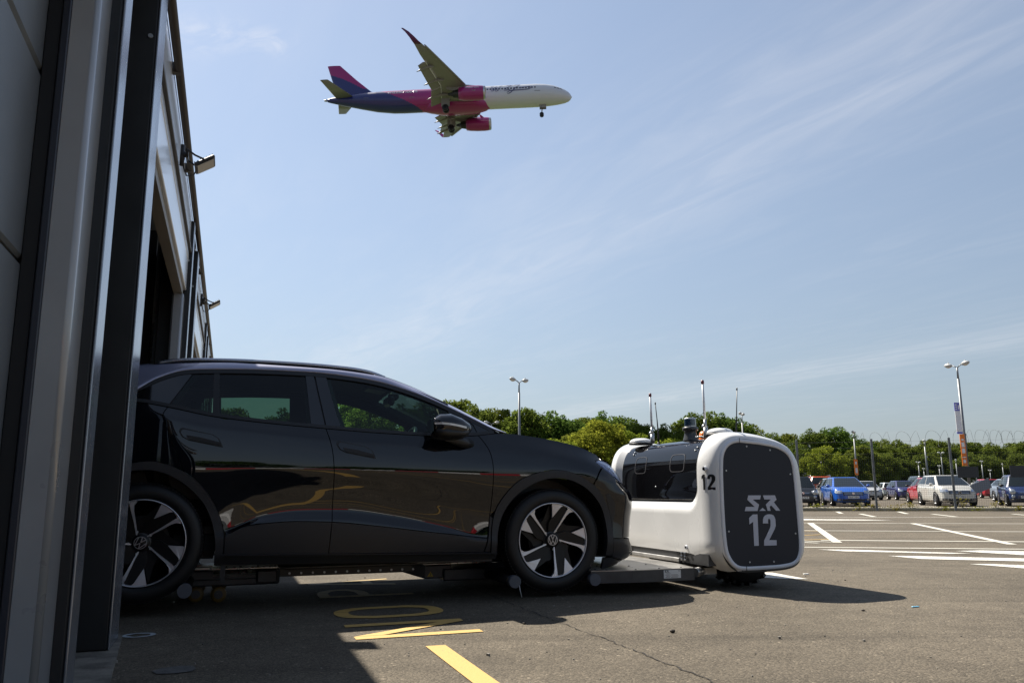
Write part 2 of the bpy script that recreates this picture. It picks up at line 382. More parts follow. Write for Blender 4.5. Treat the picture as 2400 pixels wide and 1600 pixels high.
# the yellow lettering in front of the door; it reads from the lot towards the building
def glyph(L, v0, v1):
    """strokes in a unit cell: a runs left-right (along v), b from letter foot (0) to head (1)"""
    u0, u1 = 1.362, 0.672; out = []
    A = lambda a, b: (u0 + (u1 - u0) * b, v0 + (v1 - v0) * a)
    k = 0.17
    quad = lambda p: [A(*q) for q in p]
    if L == 'N':
        return [quad([(0, 0), (k, 0), (k, 1), (0, 1)]), quad([(1 - k, 0), (1, 0), (1, 1), (1 - k, 1)]), quad([(k, 1), (k, .78), (1 - k, 0), (1 - k, .22)])]
    if L in 'OPDGR':
        pass
    if L == 'O':
        n = 28; o = []
        for i in range(n):
            pts = []
            for s in (1, 0):
                for j in (i, i + 1) if s else (i + 1, i):
                    t = 2 * math.pi * j / n
                    sx = math.copysign(abs(math.cos(t)) ** .75, math.cos(t)); sy = math.copysign(abs(math.sin(t)) ** .75, math.sin(t))
                    pts.append((.5 + sx * (.5 if s else .5 - k), .5 + sy * (.5 if s else .5 - .13)))
            o.append(quad(pts))
        return o
    if L in 'PR':
        o = [quad([(0, 0), (k, 0), (k, 1), (0, 1)])]; n = 12
        for i in range(n):
            pts = []
            for s in (1, 0):
                for j in (i, i + 1) if s else (i + 1, i):
                    t = -math.pi / 2 + math.pi * j / n
                    pts.append((.45 + math.cos(t) * (.55 if s else .55 - k), .73 + math.sin(t) * (.27 if s else .27 - .12)))
            o.append(quad(pts))
        o += [quad([(k, 1), (k, .88), (.45, .88), (.45, 1)]), quad([(k, .58), (k, .46), (.45, .46), (.45, .58)])]
        if L == 'R': o.append(quad([(.45, .46), (.65, .46), (1, 0), (.8, 0)]))
        return o
    if L == 'A':
        return [quad([(0, 0), (k, 0), (.56, 1), (.44, 1)]), quad([(1 - k, 0), (1, 0), (.56, 1), (.44, 1)]), quad([(.25, .25), (.75, .25), (.7, .37), (.3, .37)])]
    if L == 'K':
        return [quad([(0, 0), (k, 0), (k, 1), (0, 1)]), quad([(k, .35), (k, .55), (.8, 1), (1, 1)]), quad([(.3, .55), (.48, .65), (1, 0), (.8, 0)])]
    if L == 'I': return [quad([(.35, 0), (.65, 0), (.65, 1), (.35, 1)])]
    return []
v = 4.43
for L in 'NO PA':
    if L == ' ': v += 0.38; continue
    b = MB()
    for i, q in enumerate(glyph(L, v, v + 0.49)):
        b.add([uvw(a, c, GZ + 0.0004 * (i % 3)) for a, c in q], [list(range(len(q)))])
    b.build('painted_letter', YEL if v < 5.5 else YELSH, ground); v += 0.69
mark([(0.968, 4.128), (1.068, 4.123), (1.070, -6), (0.970, -6)], YEL, uv=True)
for a, c in (((1.02, -.2), (3.2, -1.4)), ((3.2, -1.4), (1.02, -2.6)), ((3.2, -1.4), (6.5, -1.4)), ((-.3, -4.6), (7.5, -4.6)), ((1.02, .6), (4.5, .9))): band(uvw(*a).xy, uvw(*c).xy, .11, YEL, z=.0062)
# crack along a joint, a repair patch, a chalk ring, small litter
CRK = mat('crack_dirt', (0.018, 0.015, 0.012), 0.95)
b = MB(); vv = 2.0; pts = []
while vv < 6.6:
    pts.append((1.876 + rnd.uniform(-.012, .012) + .012 * math.sin(vv * 2.1), vv, rnd.uniform(.001, .006))); vv += 0.035
for p, q in zip(pts, pts[1:]):
    b.add([uvw(p[0] - p[2], p[1], .0035), uvw(p[0] + p[2], p[1], .0035), uvw(q[0] + q[2], q[1], .0035), uvw(q[0] - q[2], q[1], .0035)], [(0, 1, 2, 3)])
b.build('crack', CRK, ground)
CONC = mat('pale_concrete', (0.17, 0.155, 0.13), 0.9, var=0.45, vscale=9, bump=0.6, bscale=60)
PATCH = mat('repair_patch', (0.085, 0.083, 0.080), 0.85, var=0.3, vscale=25, bump=0.5, bscale=90)
mark([(-0.262, 3.975), (-0.235, 4.03), (-0.16, 4.06), (-0.10, 4.04), (-0.088, 3.97), (-0.10, 3.92), (-0.17, 3.90), (-0.24, 3.915)], PATCH, 'repair_patch', uv=True)
CHALK = paint_mat('blue_white_chalk', (0.40, 0.46, 0.50), 0.55)
b = MB(); n = 30
for i in range(n):
    q = []
    for j, r_ in ((i, .085), (i + 1, .085), (i + 1, .058 + .006 * math.sin(i)), (i, .058 + .006 * math.sin(i - 1))):
        t = 2 * math.pi * j / n; q.append(uvw(-.408 + r_ * 1.0 * math.cos(t), 4.98 + r_ * .85 * math.sin(t), .0045))
    b.add(q, [(0, 1, 2, 3)])
b.build('chalk_ring', CHALK, ground)
b = MB()
for i in range(420):                       # loose grit, a few millimetres each
    u = rnd.uniform(-.5, 6); v = rnd.uniform(2.2, 9); s = rnd.uniform(.002, .006) * (1 if rnd.random() < .93 else 2.2)
    p = uvw(u, v, s * .5); b.box(p, (s * 1.5, s, s), rnd.uniform(0, 3))
b.build('grit', mat('grit', (0.25, 0.23, 0.20), 0.8, var=.6, vscale=3), None, kind='stuff')
def litter(name, label, u, v, d, m, rz):
    b = MB(); b.box((0, 0, d[2] / 2), d, 0, None, min(d) * .3); o = b.build(name, m); o.location = uvw(u, v, .002); o.rotation_euler = (0, 0, rz); tag(o, label, 'litter')
LEAFB = mat('dead_leaf', (0.03, 0.022, 0.015), 0.8)
litter('blue_litter', 'small sky blue scrap of plastic on the sunlit asphalt at right', 4.26, 4.33, (.055, .014, .006), mat('blue_plastic', (0.12, 0.42, 0.62), .4), .3)
litter('dark_debris', 'small black crumb on the asphalt right of the joint crack', 2.31, 4.05, (.028, .02, .014), LEAFB, .5)
litter('dark_debris', 'black speck beside the crack just outside the car shadow', 1.66, 4.60, (.022, .014, .009), LEAFB, .9)
litter('dead_leaf', 'dark curled leaf lying below the tip of the robot shadow', 3.83, 4.32, (.02, .014, .008), LEAFB, .2)
litter('white_litter', 'tiny white scrap on the asphalt right of the robot', 4.98, 6.3, (.05, .025, .008), mat('white_plastic', (.7, .7, .68), .5), .2)
# concrete footing strip under the door posts
b = MB(); P = [(-.64, 1.0), (-.37, 3.3), (-.485, 4.95), (-.54, 5.1), (-3, 5.1), (-3, 1.0)]
b.prism(P, lambda a, c, k: uvw(a, c, .012 if k == 0 else -.02), 1); b.build('concrete_threshold', CONC, ground)
# grass beyond the car park
GRASSG = mat('field_grass', (0.05, 0.075, 0.022), 0.95, var=.5, vscale=.4)
b = MB(); b.add([(-400, 78, .006), (20, 78, .006), (75, 130, .006), (140, 236, .006), (600, 236, .006), (600, 850, .006), (-400, 850, .006)], [list(range(7))])
b.build('grass_field', GRASSG, None, kind='structure')
# ------------------------------------------------------------------ building
GREYP = mat('grey_cladding', (0.145, 0.16, 0.175), 0.42, 0.0, .5, var=.12, vscale=2.5, bump=.08, bscale=120)
JAMB = mat('light_grey_jamb', (0.34, 0.345, 0.35), 0.3, 0.0, .6, var=.08, vscale=3, coat=1.0, coatr=.16)
POST = mat('dark_grey_steel', (0.018, 0.019, 0.020), 0.38, 0.0, .4, var=.2, vscale=5)
POSTSKY = mat('post_sky_face_steel', (0.30, 0.32, 0.36), 0.25, 0.7, .5, var=.04, vscale=3)  # post steel again, sky brightness put into the base colour
WHITEP = mat('white_fascia', (0.74, 0.75, 0.76), 0.3, var=.06, vscale=3, coat=.8, coatr=.15)
SOFF = mat('soffit_metal', (0.23, 0.20, 0.16), 0.5, var=.1, vscale=4)  # brown of the ground bounce put into the base colour
BLK = mat('black_rubber', (0.012, 0.012, 0.013), 0.6)
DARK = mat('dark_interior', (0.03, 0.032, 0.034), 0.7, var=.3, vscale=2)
GALV = mat('galvanised_steel', (0.45, 0.47, 0.48), 0.38, 0.8, var=.2, vscale=14)
GUT = mat('brown_gutter', (0.055, 0.045, 0.036), 0.45)
SEAL = mat('blue_black_seal', (0.03, 0.033, 0.045), 0.3)
BO = (-0.5, 6.0, 0)
bld = thing('garage_building', 'long grey clad garage with open doors, dark posts and white fascia', 'building', uvw(*BO), HD)
def part(name, b, m, par=bld): return b.build(name, m, par, org=BO)
RZ = 3.72
PER = 5.82
def ubox(b, u0, u1, v0, v1, z0, z1, bev=0): return b.box(((u0 + u1) / 2, (v0 + v1) / 2, (z0 + z1) / 2), (abs(u1 - u0), abs(v1 - v0), abs(z1 - z0)), 0, None, bev)
for k in range(-1, 4):
    dv = k * PER
    vn = 3.32 + dv                                             # near post, far post: box steel, its sky-lit outer face painted pale
    for v0 in (vn, 4.50 + dv):
        wd = 0.17 if v0 == vn else 0.33
        b = MB(); ubox(b, -.80, -.504, v0, v0 + wd, .012, RZ - .05, .008); p = part('door_post', b, POST)
        b = MB(); ubox(b, -.503, -.494, v0 + .001, v0 + wd - .001, .014, RZ - .06, .003); b.build('post_sky_face', POSTSKY, p, org=BO)
        b = MB()
        b.cyl((-.535, v0 - .001, 3.22), (-.535, v0 - .009, 3.22), .013, n=8)
        b.build('bolt', GALV, p, org=BO)
    b = MB(); ubox(b, -.84, -.70, vn + .16, 4.52 + dv, 0, RZ - .3); part('wall_panel', b, GREYP)     # infill between the two posts
    b = MB()                                                   # rounded pale jamb
    rr = .022; vj = vn - .22
    arc = [(-.545 - rr + rr * math.sin(t), vj + rr - rr * math.cos(t)) for t in [i * math.pi / 16 for i in range(9)]]
    prof = [(-.655, vn - .003), (-.655, vj + .02), (-.638, vj)] + arc + [(-.545, vn - .003)]
    for i in range(len(prof) - 1):
        (a0, c0), (a1, c1) = prof[i], prof[i + 1]
    rings = [[(a, c, z) for a, c in prof] for z in (.014, 2.80)]
    b.loft(rings, True, True, False); jo = part('door_jamb', b, JAMB)
    for p in jo.data.polygons: p.use_smooth = len(p.vertices) == 4 and p.area < .03
    v1, v0 = vj + .1, 4.83 + dv - PER                         # the opening of the bay that ends at this jamb
    b = MB(); ubox(b, -.645, -.56, v0 - .02, v1, 2.802, 2.88); part('soffit', b, SOFF)
    b = MB(); ubox(b, -.62, -.535, v0, v1 + .1, 2.882, 3.205, .006); part('fascia_panel', b, WHITEP)
    b = MB(); ubox(b, -.62, -.532, v0, v1 + .1, 3.215, 3.30, .006); part('fascia_panel', b, WHITEP)
    b = MB(); ubox(b, -.64, -.508, v0 - .3, v1 + .3, 3.305, 3.335, .004); part('fascia_beam', b, GUT)
    b = MB(); ubox(b, -.62, -.530, v0 - .3, v1 + .3, 3.340, 3.725, .006); part('parapet_panel', b, WHITEP)
    # door guide rails and inner reveal
    b = MB(); ubox(b, -1.02, -.93, v1 - .11, v1 - .05, .01, 2.80); part('guide_rail', b, GALV)
    b = MB(); ubox(b, -.99, -.90, v0 + .02, v0 + .08, .01, 2.80); part('guide_rail', b, GALV)
    if k == 0:
        pz = [.02, .845, 1.55, 2.255, 2.80]
        for i in range(4):                                     # closed sectional door of the nearest bay
            b = MB(); ubox(b, -.765, -.72, v0, v1 + .02, pz[i] + .006, pz[i + 1] - .006, .012); part('door_section', b, GREYP)
        b = MB(); ubox(b, -.80, -.77, v0, v1, 0, 2.80); part('door_backing', b, BLK)
        b = MB(); ubox(b, -.668, -.641, vj - .004, vj + .09, .02, 2.80, .004); part('door_seal', b, SEAL)
        b = MB(); ubox(b, -.72, -.669, vj + .01, vj + .09, .02, 2.80, .004); part('door_seal', b, BLK)
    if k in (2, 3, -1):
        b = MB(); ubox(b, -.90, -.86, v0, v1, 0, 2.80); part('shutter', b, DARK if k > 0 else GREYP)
b = MB()
b.cyl((-.487, -4, 3.71), (-.487, 28.4, 3.71), .030, n=10)
part('gutter_pipe', b, GUT)
for i in range(16):
    b = MB(); b.box((-.505, -3.7 + i * 1.9, 3.715), (.06, .05, .075)); part('pipe_clip', b, GUT)
b = MB(); ubox(b, -9.2, -.53, -4, 27, 3.730, 3.76); part('roof', b, GREYP)
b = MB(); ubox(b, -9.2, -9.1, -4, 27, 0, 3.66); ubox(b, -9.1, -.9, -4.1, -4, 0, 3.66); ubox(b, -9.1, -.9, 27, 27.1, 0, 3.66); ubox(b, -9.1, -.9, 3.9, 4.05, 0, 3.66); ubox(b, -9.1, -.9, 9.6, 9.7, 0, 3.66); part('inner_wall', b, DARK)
# inside the open bay: frame of the lifted door, spring and a red lever on the far guide
b = MB(); ubox(b, -1.18, -1.12, 8.93, 9.0, 0, 2.9); ubox(b, -1.4, -1.34, 8.95, 9.02, 0, 3.2); part('inner_rail', b, GALV)
b = MB(); b.tube([(-1.02, 8.55, 2.62), (-1.03, 8.55, 2.50), (-1.0, 8.53, 2.42), (-1.03, 8.54, 2.33)], .028, 8); part('red_lever', b, mat('red_lever', (.5, .02, .02), .4))
b = MB(); b.cyl((-.98, 8.52, 2.52), (-1.1, 8.66, 2.52), .05); part('door_spring', b, GALV)
b = MB(); ubox(b, -1.25, -.95, 8.6, 8.7, 2.18, 2.24); part('spring_bracket', b, GALV)
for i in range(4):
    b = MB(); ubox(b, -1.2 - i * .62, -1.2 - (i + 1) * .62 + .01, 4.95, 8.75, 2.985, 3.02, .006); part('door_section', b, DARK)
FLB = mat('floodlight_black', (0.02, 0.02, 0.022), .4); FLG = mat('floodlight_glass', (.22, .21, .18), .2, coat=.6)
fl_label = ['black floodlight on the building corner above the open door', 'second floodlight along the building, farther from the camera', 'floodlight above the closed door nearest the camera, off the frame edge']
for i, (v, z) in enumerate([(6.72, 3.37), (12.0, 3.36)]):
    t = thing('floodlight', fl_label[i], 'floodlight', uvw(-.455, v, z), HD, 'floodlights along the garage roof edge')
    t.scale = (.78, .78, .8)
    b = MB(); b.box((.175, 0, .02), (.22, .27, .034), 0, Matrix.Rotation(R(-32), 3, 'Y'), .008)
    for q in range(7): b.box((.165 + (q - 3) * .028, 0, .042 + (q - 3) * .0175), (.006, .22, .018), 0, Matrix.Rotation(R(-32), 3, 'Y'))
    b.build('housing', FLB, t)
    b = MB(); b.box((.186, 0, .0005), (.18, .23, .004), 0, Matrix.Rotation(R(-32), 3, 'Y')); b.build('lens', FLG, t)
    b = MB(); b.tube([(.0, -.16, .10), (.08, -.15, .05), (.17, -.14, .02)], .010, 6); b.tube([(.0, .16, .10), (.08, .15, .05), (.17, .14, .02)], .010, 6); b.tube([(0, -.16, .1), (0, .16, .1)], .012, 6)
    b.cyl((-.06, 0, .1), (.01, 0, .1), .03); b.cyl((-.05, 0, -.02), (-.05, 0, .2), .022)
    b.build('bracket', FLB, t)
    b = MB(); b.tube([(.12, .02, .02), (.07, .05, -.09), (0, .03, -.11), (-.03, 0, -.04), (-.03, 0, .08)], .007, 6); b.build('cable', FLB, t)
# ------------------------------------------------------------------ the black electric car
PAINT = mat('black_car_paint', (0.003, 0.0036, 0.006), 0.5, 0.0, .0, 1.0, coatr=0.008, cior=1.58)
CLAD = mat('grey_cladding_plastic', (0.018, 0.018, 0.021), 0.42, 0.0, .4, bump=.05, bscale=400)
ARCHM = mat('arch_cladding_plastic', (0.021, 0.021, 0.024), 0.5, 0.0, .4, bump=.05, bscale=400)
GLB = mat('gloss_black_trim', (0.004, 0.004, 0.005), 0.05, 0, .5, 0.6)
SATB = mat('satin_black_plastic', (0.010, 0.010, 0.011), 0.45)
RAILP = mat('silver_blue_rail_paint', (0.30, 0.31, 0.43), 0.36, 0.35, .5, 0.5)
SILV = mat('machined_silver', (0.57, 0.57, 0.61), 0.33, 0.75)
WBLK = mat('wheel_black', (0.004, 0.004, 0.005), 0.35, 0, .3, 0)
TYRE = mat('tyre_rubber', (0.006, 0.006, 0.007), 0.5, 0, .4, var=.3, vscale=20)
INT = mat('car_interior', (0.014, 0.015, 0.017), 0.8)
GL_F = glass('front_window_glass', (0.52, 0.70, 0.62), 0.9)
GL_R = glass('privacy_glass', (0.22, 0.33, 0.27), 0.9)
RAILR = mat('anodised_rail', (.42, .44, .50), .25, .85)
CARR = Vector((-1.313, 6.485, 0.054))
car = thing('electric_car', 'glossy black electric crossover car with silver roof trim, half out of the garage', 'car', CARR, 0)
car.rotation_mode = 'ZYX' if False else 'XYZ'
CP = -0.017
Xc = Vector((math.cos(HD) * math.cos(CP), math.sin(HD) * math.cos(CP), math.sin(CP)))
Yc = Vector((-math.sin(HD), math.cos(HD), 0)); Zc = Xc.cross(Yc)
car.rotation_euler = Matrix((Xc, Yc, Zc)).transposed().to_euler('XYZ')
T = lambda tab, x: pchip(np.array([p[0] for p in tab]), np.array([p[1] for p in tab]), np.atleast_1d(np.asarray(x, float)))
LOWC = [(-1.2, .40), (-.95, .42), (-.886, .447), (-.779, .493), (-.661, .540), (-.435, .575), (-.15, .581), (.197, .543), (.533, .477), (.846, .40), (1.0, .39), (2.4, .39)]
CLADT = [(-1.2, .395), (-.9, .41), (-.80, .465), (-.658, .490), (-.431, .504), (-.229, .500), (.089, .473), (.419, .436), (.646, .412), (.895, .385), (1.1, .37), (2.4, .37)]
AMP = [(-2.4, .1), (-1.0, .25), (-.7, .85), (-.4, 1), (.2, 1), (.55, .8), (.9, .3), (1.2, .12), (2.4, .05)]
BELT = [(-2.35, 1.16), (-1.9, 1.25), (-1.5, 1.250), (-1.297, 1.226), (-1.015, 1.176), (-.7, 1.148), (-.354, 1.127), (.16, 1.104), (.551, 1.097), (.80, 1.113), (.917, 1.130), (1.03, 1.139), (1.226, 1.126), (1.441, 1.098), (1.62, 1.062), (1.77, 1.007), (1.85, .973), (1.95, .93), (2.1, .87), (2.24, .80)]
SHO = [(-2.35, 1.0), (-1.5, 1.14), (-1.315, 1.14), (-1.085, 1.095), (-.706, 1.066), (-.238, 1.026), (.383, 1.003), (.892, .975), (1.3, .962), (1.62, .92), (1.85, .85), (2.24, .70)]
WBELT = [(-2.35, .80), (-1.6, .865), (-1.3, .864), (-.9, .868), (.6, .868), (.8, .862), (1.0, .848), (1.25, .826), (1.6, .815), (2.24, .80)]
XF = [(.15, 2.05), (.19, 2.10), (.22, 2.16), (.265, 2.21), (.33, 2.19), (.367, 2.175), (.506, 2.19), (.636, 2.205), (.70, 2.195), (.772, 2.135), (.86, 2.10), (.954, 2.065), (1.02, 2.01), (1.15, 1.95)]
XRR = [(.15, -2.2), (.3, -2.30), (.6, -2.345), (.9, -2.33), (1.1, -2.28), (1.3, -2.16), (1.5, -2.0), (1.6, -1.9)]
X0F, X0R = 1.15, -1.35
def W(x, z):
    x = np.atleast_1d(np.asarray(x, float)); z = np.atleast_1d(np.asarray(z, float)); x, z = np.broadcast_arrays(x, z)
    zc, zt, a, zb, zs, wb = T(LOWC, x), T(CLADT, x), T(AMP, x), T(BELT, x), T(SHO, x), T(WBELT, x)
    zs = np.minimum(zs, zb - .045)
    zm = np.minimum(.85, zs - .07); zq = np.minimum(zc + .13, zm - .06); zc = np.minimum(zc, zq - .05); zt = np.minimum(zt, zc - .03)
    o = np.ones_like(x)
    zk = np.stack([.12 * o, .235 * o, .29 * o, zt, zc, zq, zm, zs, zb, zb + .5], 1)
    wk = np.stack([.855 * o, .884 * o, .903 * o, .918 * o, .918 - .030 * a, .908 - .012 * a, .927 * o, .907 * o, wb, wb - .195], 1)
    w = pchip(zk, wk, z)
    up_ = z > zb
    w = np.where(up_, wb - .34 * (z - zb) - .16 * (z - zb) ** 2, w)
    xf = T(XF, z); xx = np.clip((x - X0F) / (xf - X0F), 0, .9995)
    f = np.sqrt(1 - xx ** 11)
    xr = T(XRR, z); xq = np.clip((x - X0R) / (xr - X0R), 0, .9995)
    return w * f * np.sqrt(1 - xq ** 4.5)
def Wn(x, z):
    e = 2e-3; return (W(x + e, z) - W(x - e, z)) / (2 * e), (W(x, z + e) - W(x, z - e)) / (2 * e)
def add_custom(me, Ns):
    me.polygons.foreach_set('use_smooth', [True] * len(me.polygons))
    me.normals_split_custom_set_from_vertices([tuple(n) for n in Ns])
def side_panel(name, poly, m, sgn, parent=None, gap=.0028, off=0.0, thick=.022, dx=.05, dz=.03, slot=None, shear=False, **props):
    P = inset(poly, gap) if gap else poly
    if shear:                                       # grid lines follow the crease
        pz = T(LOWC, [p[0] for p in P]); P = [(p[0], p[1] - z) for p, z in zip(P, pz)]
    V, Fc, B = grid_clip(P, dx, dz)
    if shear: V = V.copy(); V[:, 1] += T(LOWC, V[:, 0])
    w = W(V[:, 0], V[:, 1]) + off; gx, gz = Wn(V[:, 0], V[:, 1])
    vs = [(V[i, 0], sgn * w[i], V[i, 1]) for i in range(len(V))]
    ns = np.stack([-gx, sgn * np.ones_like(gx), -gz], 1); ns /= np.linalg.norm(ns, axis=1)[:, None]
    fs = [list(f) if sgn < 0 else list(f)[::-1] for f in Fc]; nl = [tuple(n) for n in ns]
    for a, b in B:                                  # rim walls, folded inwards
        k = len(vs); da, db = vs[a], vs[b]
        d = Vector(db) - Vector(da); nn = (d.cross(Vector(ns[a]))).normalized()
        vs += [da, db, (db[0] - ns[b][0] * thick, db[1] - ns[b][1] * thick, db[2] - ns[b][2] * thick), (da[0] - ns[a][0] * thick, da[1] - ns[a][1] * thick, da[2] - ns[a][2] * thick)]
        fs.append([k, k + 3, k + 2, k + 1] if sgn < 0 else [k, k + 1, k + 2, k + 3]); nl += [tuple(nn)] * 4
    me = bpy.data.meshes.new(name); me.from_pydata(vs, [], fs)
    # orient faces with their normals
    bad = []
    me.update()
    for p in me.polygons:
        if Vector(nl[p.vertices[0]]).dot(p.normal) < 0: bad.append(p.index)
    if bad:
        bs = set(bad); fs = [f[::-1] if i in bs else f for i, f in enumerate(fs)]
        bpy.data.meshes.remove(me); me = bpy.data.meshes.new(name); me.from_pydata(vs, [], fs); me.update()
    me.materials.append(m); add_custom(me, nl)
    return link(name, me, parent or car, **props)
xlim_z = np.array([.20, .235, .265, .30, .367, .42, .506, .58, .636, .70, .772, .82, .86, .90, .954, .98])
def nose_x(y, z):
    z = np.atleast_1d(np.asarray(z, float)); xf = T(XF, z); w0 = np.minimum(W(np.full_like(z, X0F), z), .95)
    return X0F + (xf - X0F) * np.clip(1 - (np.abs(y) / w0) ** 2, 0, 1) ** (1 / 11)
YC = .50
nx = lambda z: float(nose_x(YC, z)[0])
gapA = [(.80, 1.117), (.815, 1.106), (.873, 1.024), (.900, .945), (.909, .82), (.902, .652), (.890, .53), (.877, .421)]
gapB = [(-.285, 1.123), (-.242, .992), (-.220, .829), (-.216, .665), (-.217, .50)]
gapC = [(-1.297, 1.226), (-1.320, 1.178), (-1.309, 1.128), (-1.283, 1.075), (-1.243, .981), (-1.204, .896), (-1.172, .822)]
archF = [(.903, .285), (.903, .392), (.917, .530), (.957, .630), (1.046, .743), (1.138, .812), (1.277, .860), (1.411, .874), (1.547, .850), (1.692, .774), (1.765, .699), (1.819, .602), (1.848, .496), (1.860, .375), (1.859, .257)]
archFi = [(.946, .26), (.948, .406), (.983, .547), (1.063, .666), (1.163, .745), (1.274, .797), (1.388, .816), (1.513, .801), (1.639, .742), (1.736, .646), (1.784, .549), (1.807, .419), (1.801, .257)]
archR = [(-1.86, .285), (-1.862, .43), (-1.825, .56), (-1.76, .67), (-1.66, .77), (-1.53, .84), (-1.395, .872), (-1.30, .864), (-1.180, .820), (-1.076, .749), (-.991, .648), (-.933, .544), (-.896, .422), (-.891, .285)]
archRi = [(-1.815, .26), (-1.818, .42), (-1.78, .545), (-1.71, .66), (-1.60, .755), (-1.48, .808), (-1.38, .818), (-1.32, .812), (-1.224, .777), (-1.121, .708), (-1.026, .606), (-.968, .484), (-.943, .362), (-.943, .26)]
sm = smooth_poly
cut = lambda P, x0, x1: [p for p in P if x0 <= p[0] <= x1]
aF, aFi, aR, aRi = sm(archF), sm(archFi), sm(archR), sm(archRi)
belt = lambda x0, x1, n=10, dz=0: [(x, float(T(BELT, x)[0]) + dz) for x in np.linspace(x0, x1, n)]
cladt = lambda x0, x1, n=12: [(x, float(T(CLADT, x)[0])) for x in np.linspace(x0, x1, n)]
gA, gB, gC = sm(gapA, 3), sm(gapB, 3), sm(gapC, 3)
lamp = sm([(1.748, .957), (1.80, .962), (1.86, .950), (1.914, .925)], 3) + sm([(1.938, .905), (1.965, .86), (1.985, .81), (1.995, .768)], 3) + [(1.924, .812), (1.84, .872), (1.79, .915), (1.752, .945)]
def half(sgn):
    near = sgn < 0
    # front wing
    top = [p for p in belt(.80, 1.84, 20)]
    i0 = next(i for i, p in enumerate(aF) if p[1] > .53); i1 = next(i for i, p in enumerate(aF) if p[0] > 1.68)
    fen = gA[:-3][::-1] + [] 
    fen = [(.893, .545)] + aF[i0 + 1:i1] + [(1.695, .775), (1.748, .865), (1.790, .912), (1.750, .944), (1.746, .958), (1.80, .964)] + top[::-1]
    fen = [p for p in fen if not (p[0] > 1.815)] + [p for p in gA if p[1] > .56][1:]
    side_panel('front_wing', fen, PAINT, sgn, dx=.035, dz=.016)
    lo = [(.881, .42)] + [(.887, .50), (.893, .542)] + [p for p in aF if p[0] < .93 and .40 < p[1] < .54][::-1] + [(.905, .40)]
    # doors
    fd = gB[::-1] + belt(-.285, .80, 14)[1:] + gA[1:-2] + [(.884, .47), (.876, .39)] + cladt(.876, -.217, 14)[1:-1]
    dF = side_panel('front_door', fd, PAINT, sgn, shear=True, dx=.025 if near else .05, dz=.011 if near else .03)
    iR = [p for p in aR if p[0] > -1.17 and p[1] > .44]
    rd = gC[::-1] + belt(-1.297, -.285, 14)[1:] + gB[1:] + cladt(-.217, -.88, 10)[1:] + iR[::-1]
    dR = side_panel('rear_door', rd, PAINT, sgn, shear=True, dx=.025 if near else .05, dz=.011 if near else .03)
    # handles, set a little proud in their own recess
    for dr, (hx, hz, sl) in ((dF, (-.077, .985, -.155)), (dR, (-1.078, 1.035, -.16))):
        hp = [(hx + a * .125, hz + a * .125 * sl + c) for a, c in [(-1, .004), (-.97, .022), (-.85, .029), (.5, .027), (.8, .012), (1, -.026), (.97, -.031), (-.55, -.030), (-.85, -.018)]]
        side_panel('door_handle', hp, PAINT, sgn, dr, 0, .009, .02, .02, .012)
        gp = [(hx + a * .125, hz + a * .125 * sl + c) for a, c in [(-.72, -.004), (.0, -.002), (.98, -.012), (1.0, -.024), (.97, -.031), (-.52, -.030), (-.70, -.020)]]
        side_panel('handle_shadow', gp, BLK, sgn, dr, 0, .0105, .004, .02, .012)  # black sheet painted in for the shadow on the handle's lower half
        hp2 = [(hx + (p[0] - hx) * 1.1, hz + (p[1] - hz) * 1.25) for p in hp]
        side_panel('handle_recess', hp2, SATB, sgn, dr, 0, .0015, .01, .03, .02)
    # rear quarter and bumper
    q = gC + [p for p in aR if p[0] < -1.18][::-1][:]
    q = [p for p in gC] + [p for p in aR if p[0] < -1.185 and p[1] > .56][::-1] + [(-1.84, .56), (-2.16, .60), (-2.17, .8), (-2.14, 1.0), (-2.10, 1.16)] + belt(-2.08, -1.297, 12)[:-1]
    side_panel('rear_quarter', q, PAINT, sgn)
    rb = [(-1.84, .55)] + [p for p in aR if p[0] < -1.82 and p[1] < .55][::-1] + [(-1.86, .26), (-2.14, .26), (-2.17, .40), (-2.16, .59)]
    side_panel('rear_bumper_side', rb, PAINT, sgn)
    # front bumper
    bz = [.82, .78, .73, .68, .636, .58, .52, .46, .41, .382]
    fb = [(1.70, .772), (1.752, .860), (1.795, .906), (1.84, .868), (1.924, .808), (1.994, .764)] + [(nx(z), z) for z in bz if z < .76] + [(1.866, .382)] + [p for p in aF if p[0] > 1.70 and p[1] > .385][::-1]
    side_panel('front_bumper_side', fb, PAINT, sgn, dx=.02, dz=.02)
    bl = [(1.866, .376)] + [(nx(z), z) for z in (.376, .34, .30, .265, .235)] + [(1.98, .215), (1.866, .245)]
    side_panel('bumper_lower', bl, CLAD, sgn)
    sp = [(1.80, .235), (1.866, .24), (1.98, .21)] + [(nx(z) - .01, z) for z in (.23, .21)] + [(1.90, .165), (1.80, .15)]
    side_panel('bumper_splitter', sp, SATB, sgn, off=-.02)
    pod = [(1.80, .70), (1.83, .71), (1.88, .64), (1.885, .56), (1.872, .52), (1.86, .45), (1.865, .44), (1.852, .52), (1.825, .61)]
    side_panel('air_curtain', pod, SATB, sgn, gap=0, off=.0025, thick=.01)
    # cladding
    side_panel('door_cladding', cladt(-.217, .876, 14) + [(.852, .291), (-.228, .293)], CLAD, sgn, dF, off=.003)
    side_panel('door_cladding', [(-.884, .43)] + cladt(-.86, -.217, 10) + [(-.228, .293), (-.887, .296), (-.889, .40)], CLAD, sgn, dR, off=.003)
    side_panel('wing_foot', [(.884, .40), (.890, .53), (.893, .543)] + [p for p in aF if p[0] < .93 and .30 < p[1] < .53][::-1] + [(.903, .291), (.858, .292)], CLAD, sgn, off=.001)
    side_panel('sill', [(-.945, .288), (.950, .276), (.950, .240), (.3, .226), (-.945, .226)], SATB, sgn, off=.002)
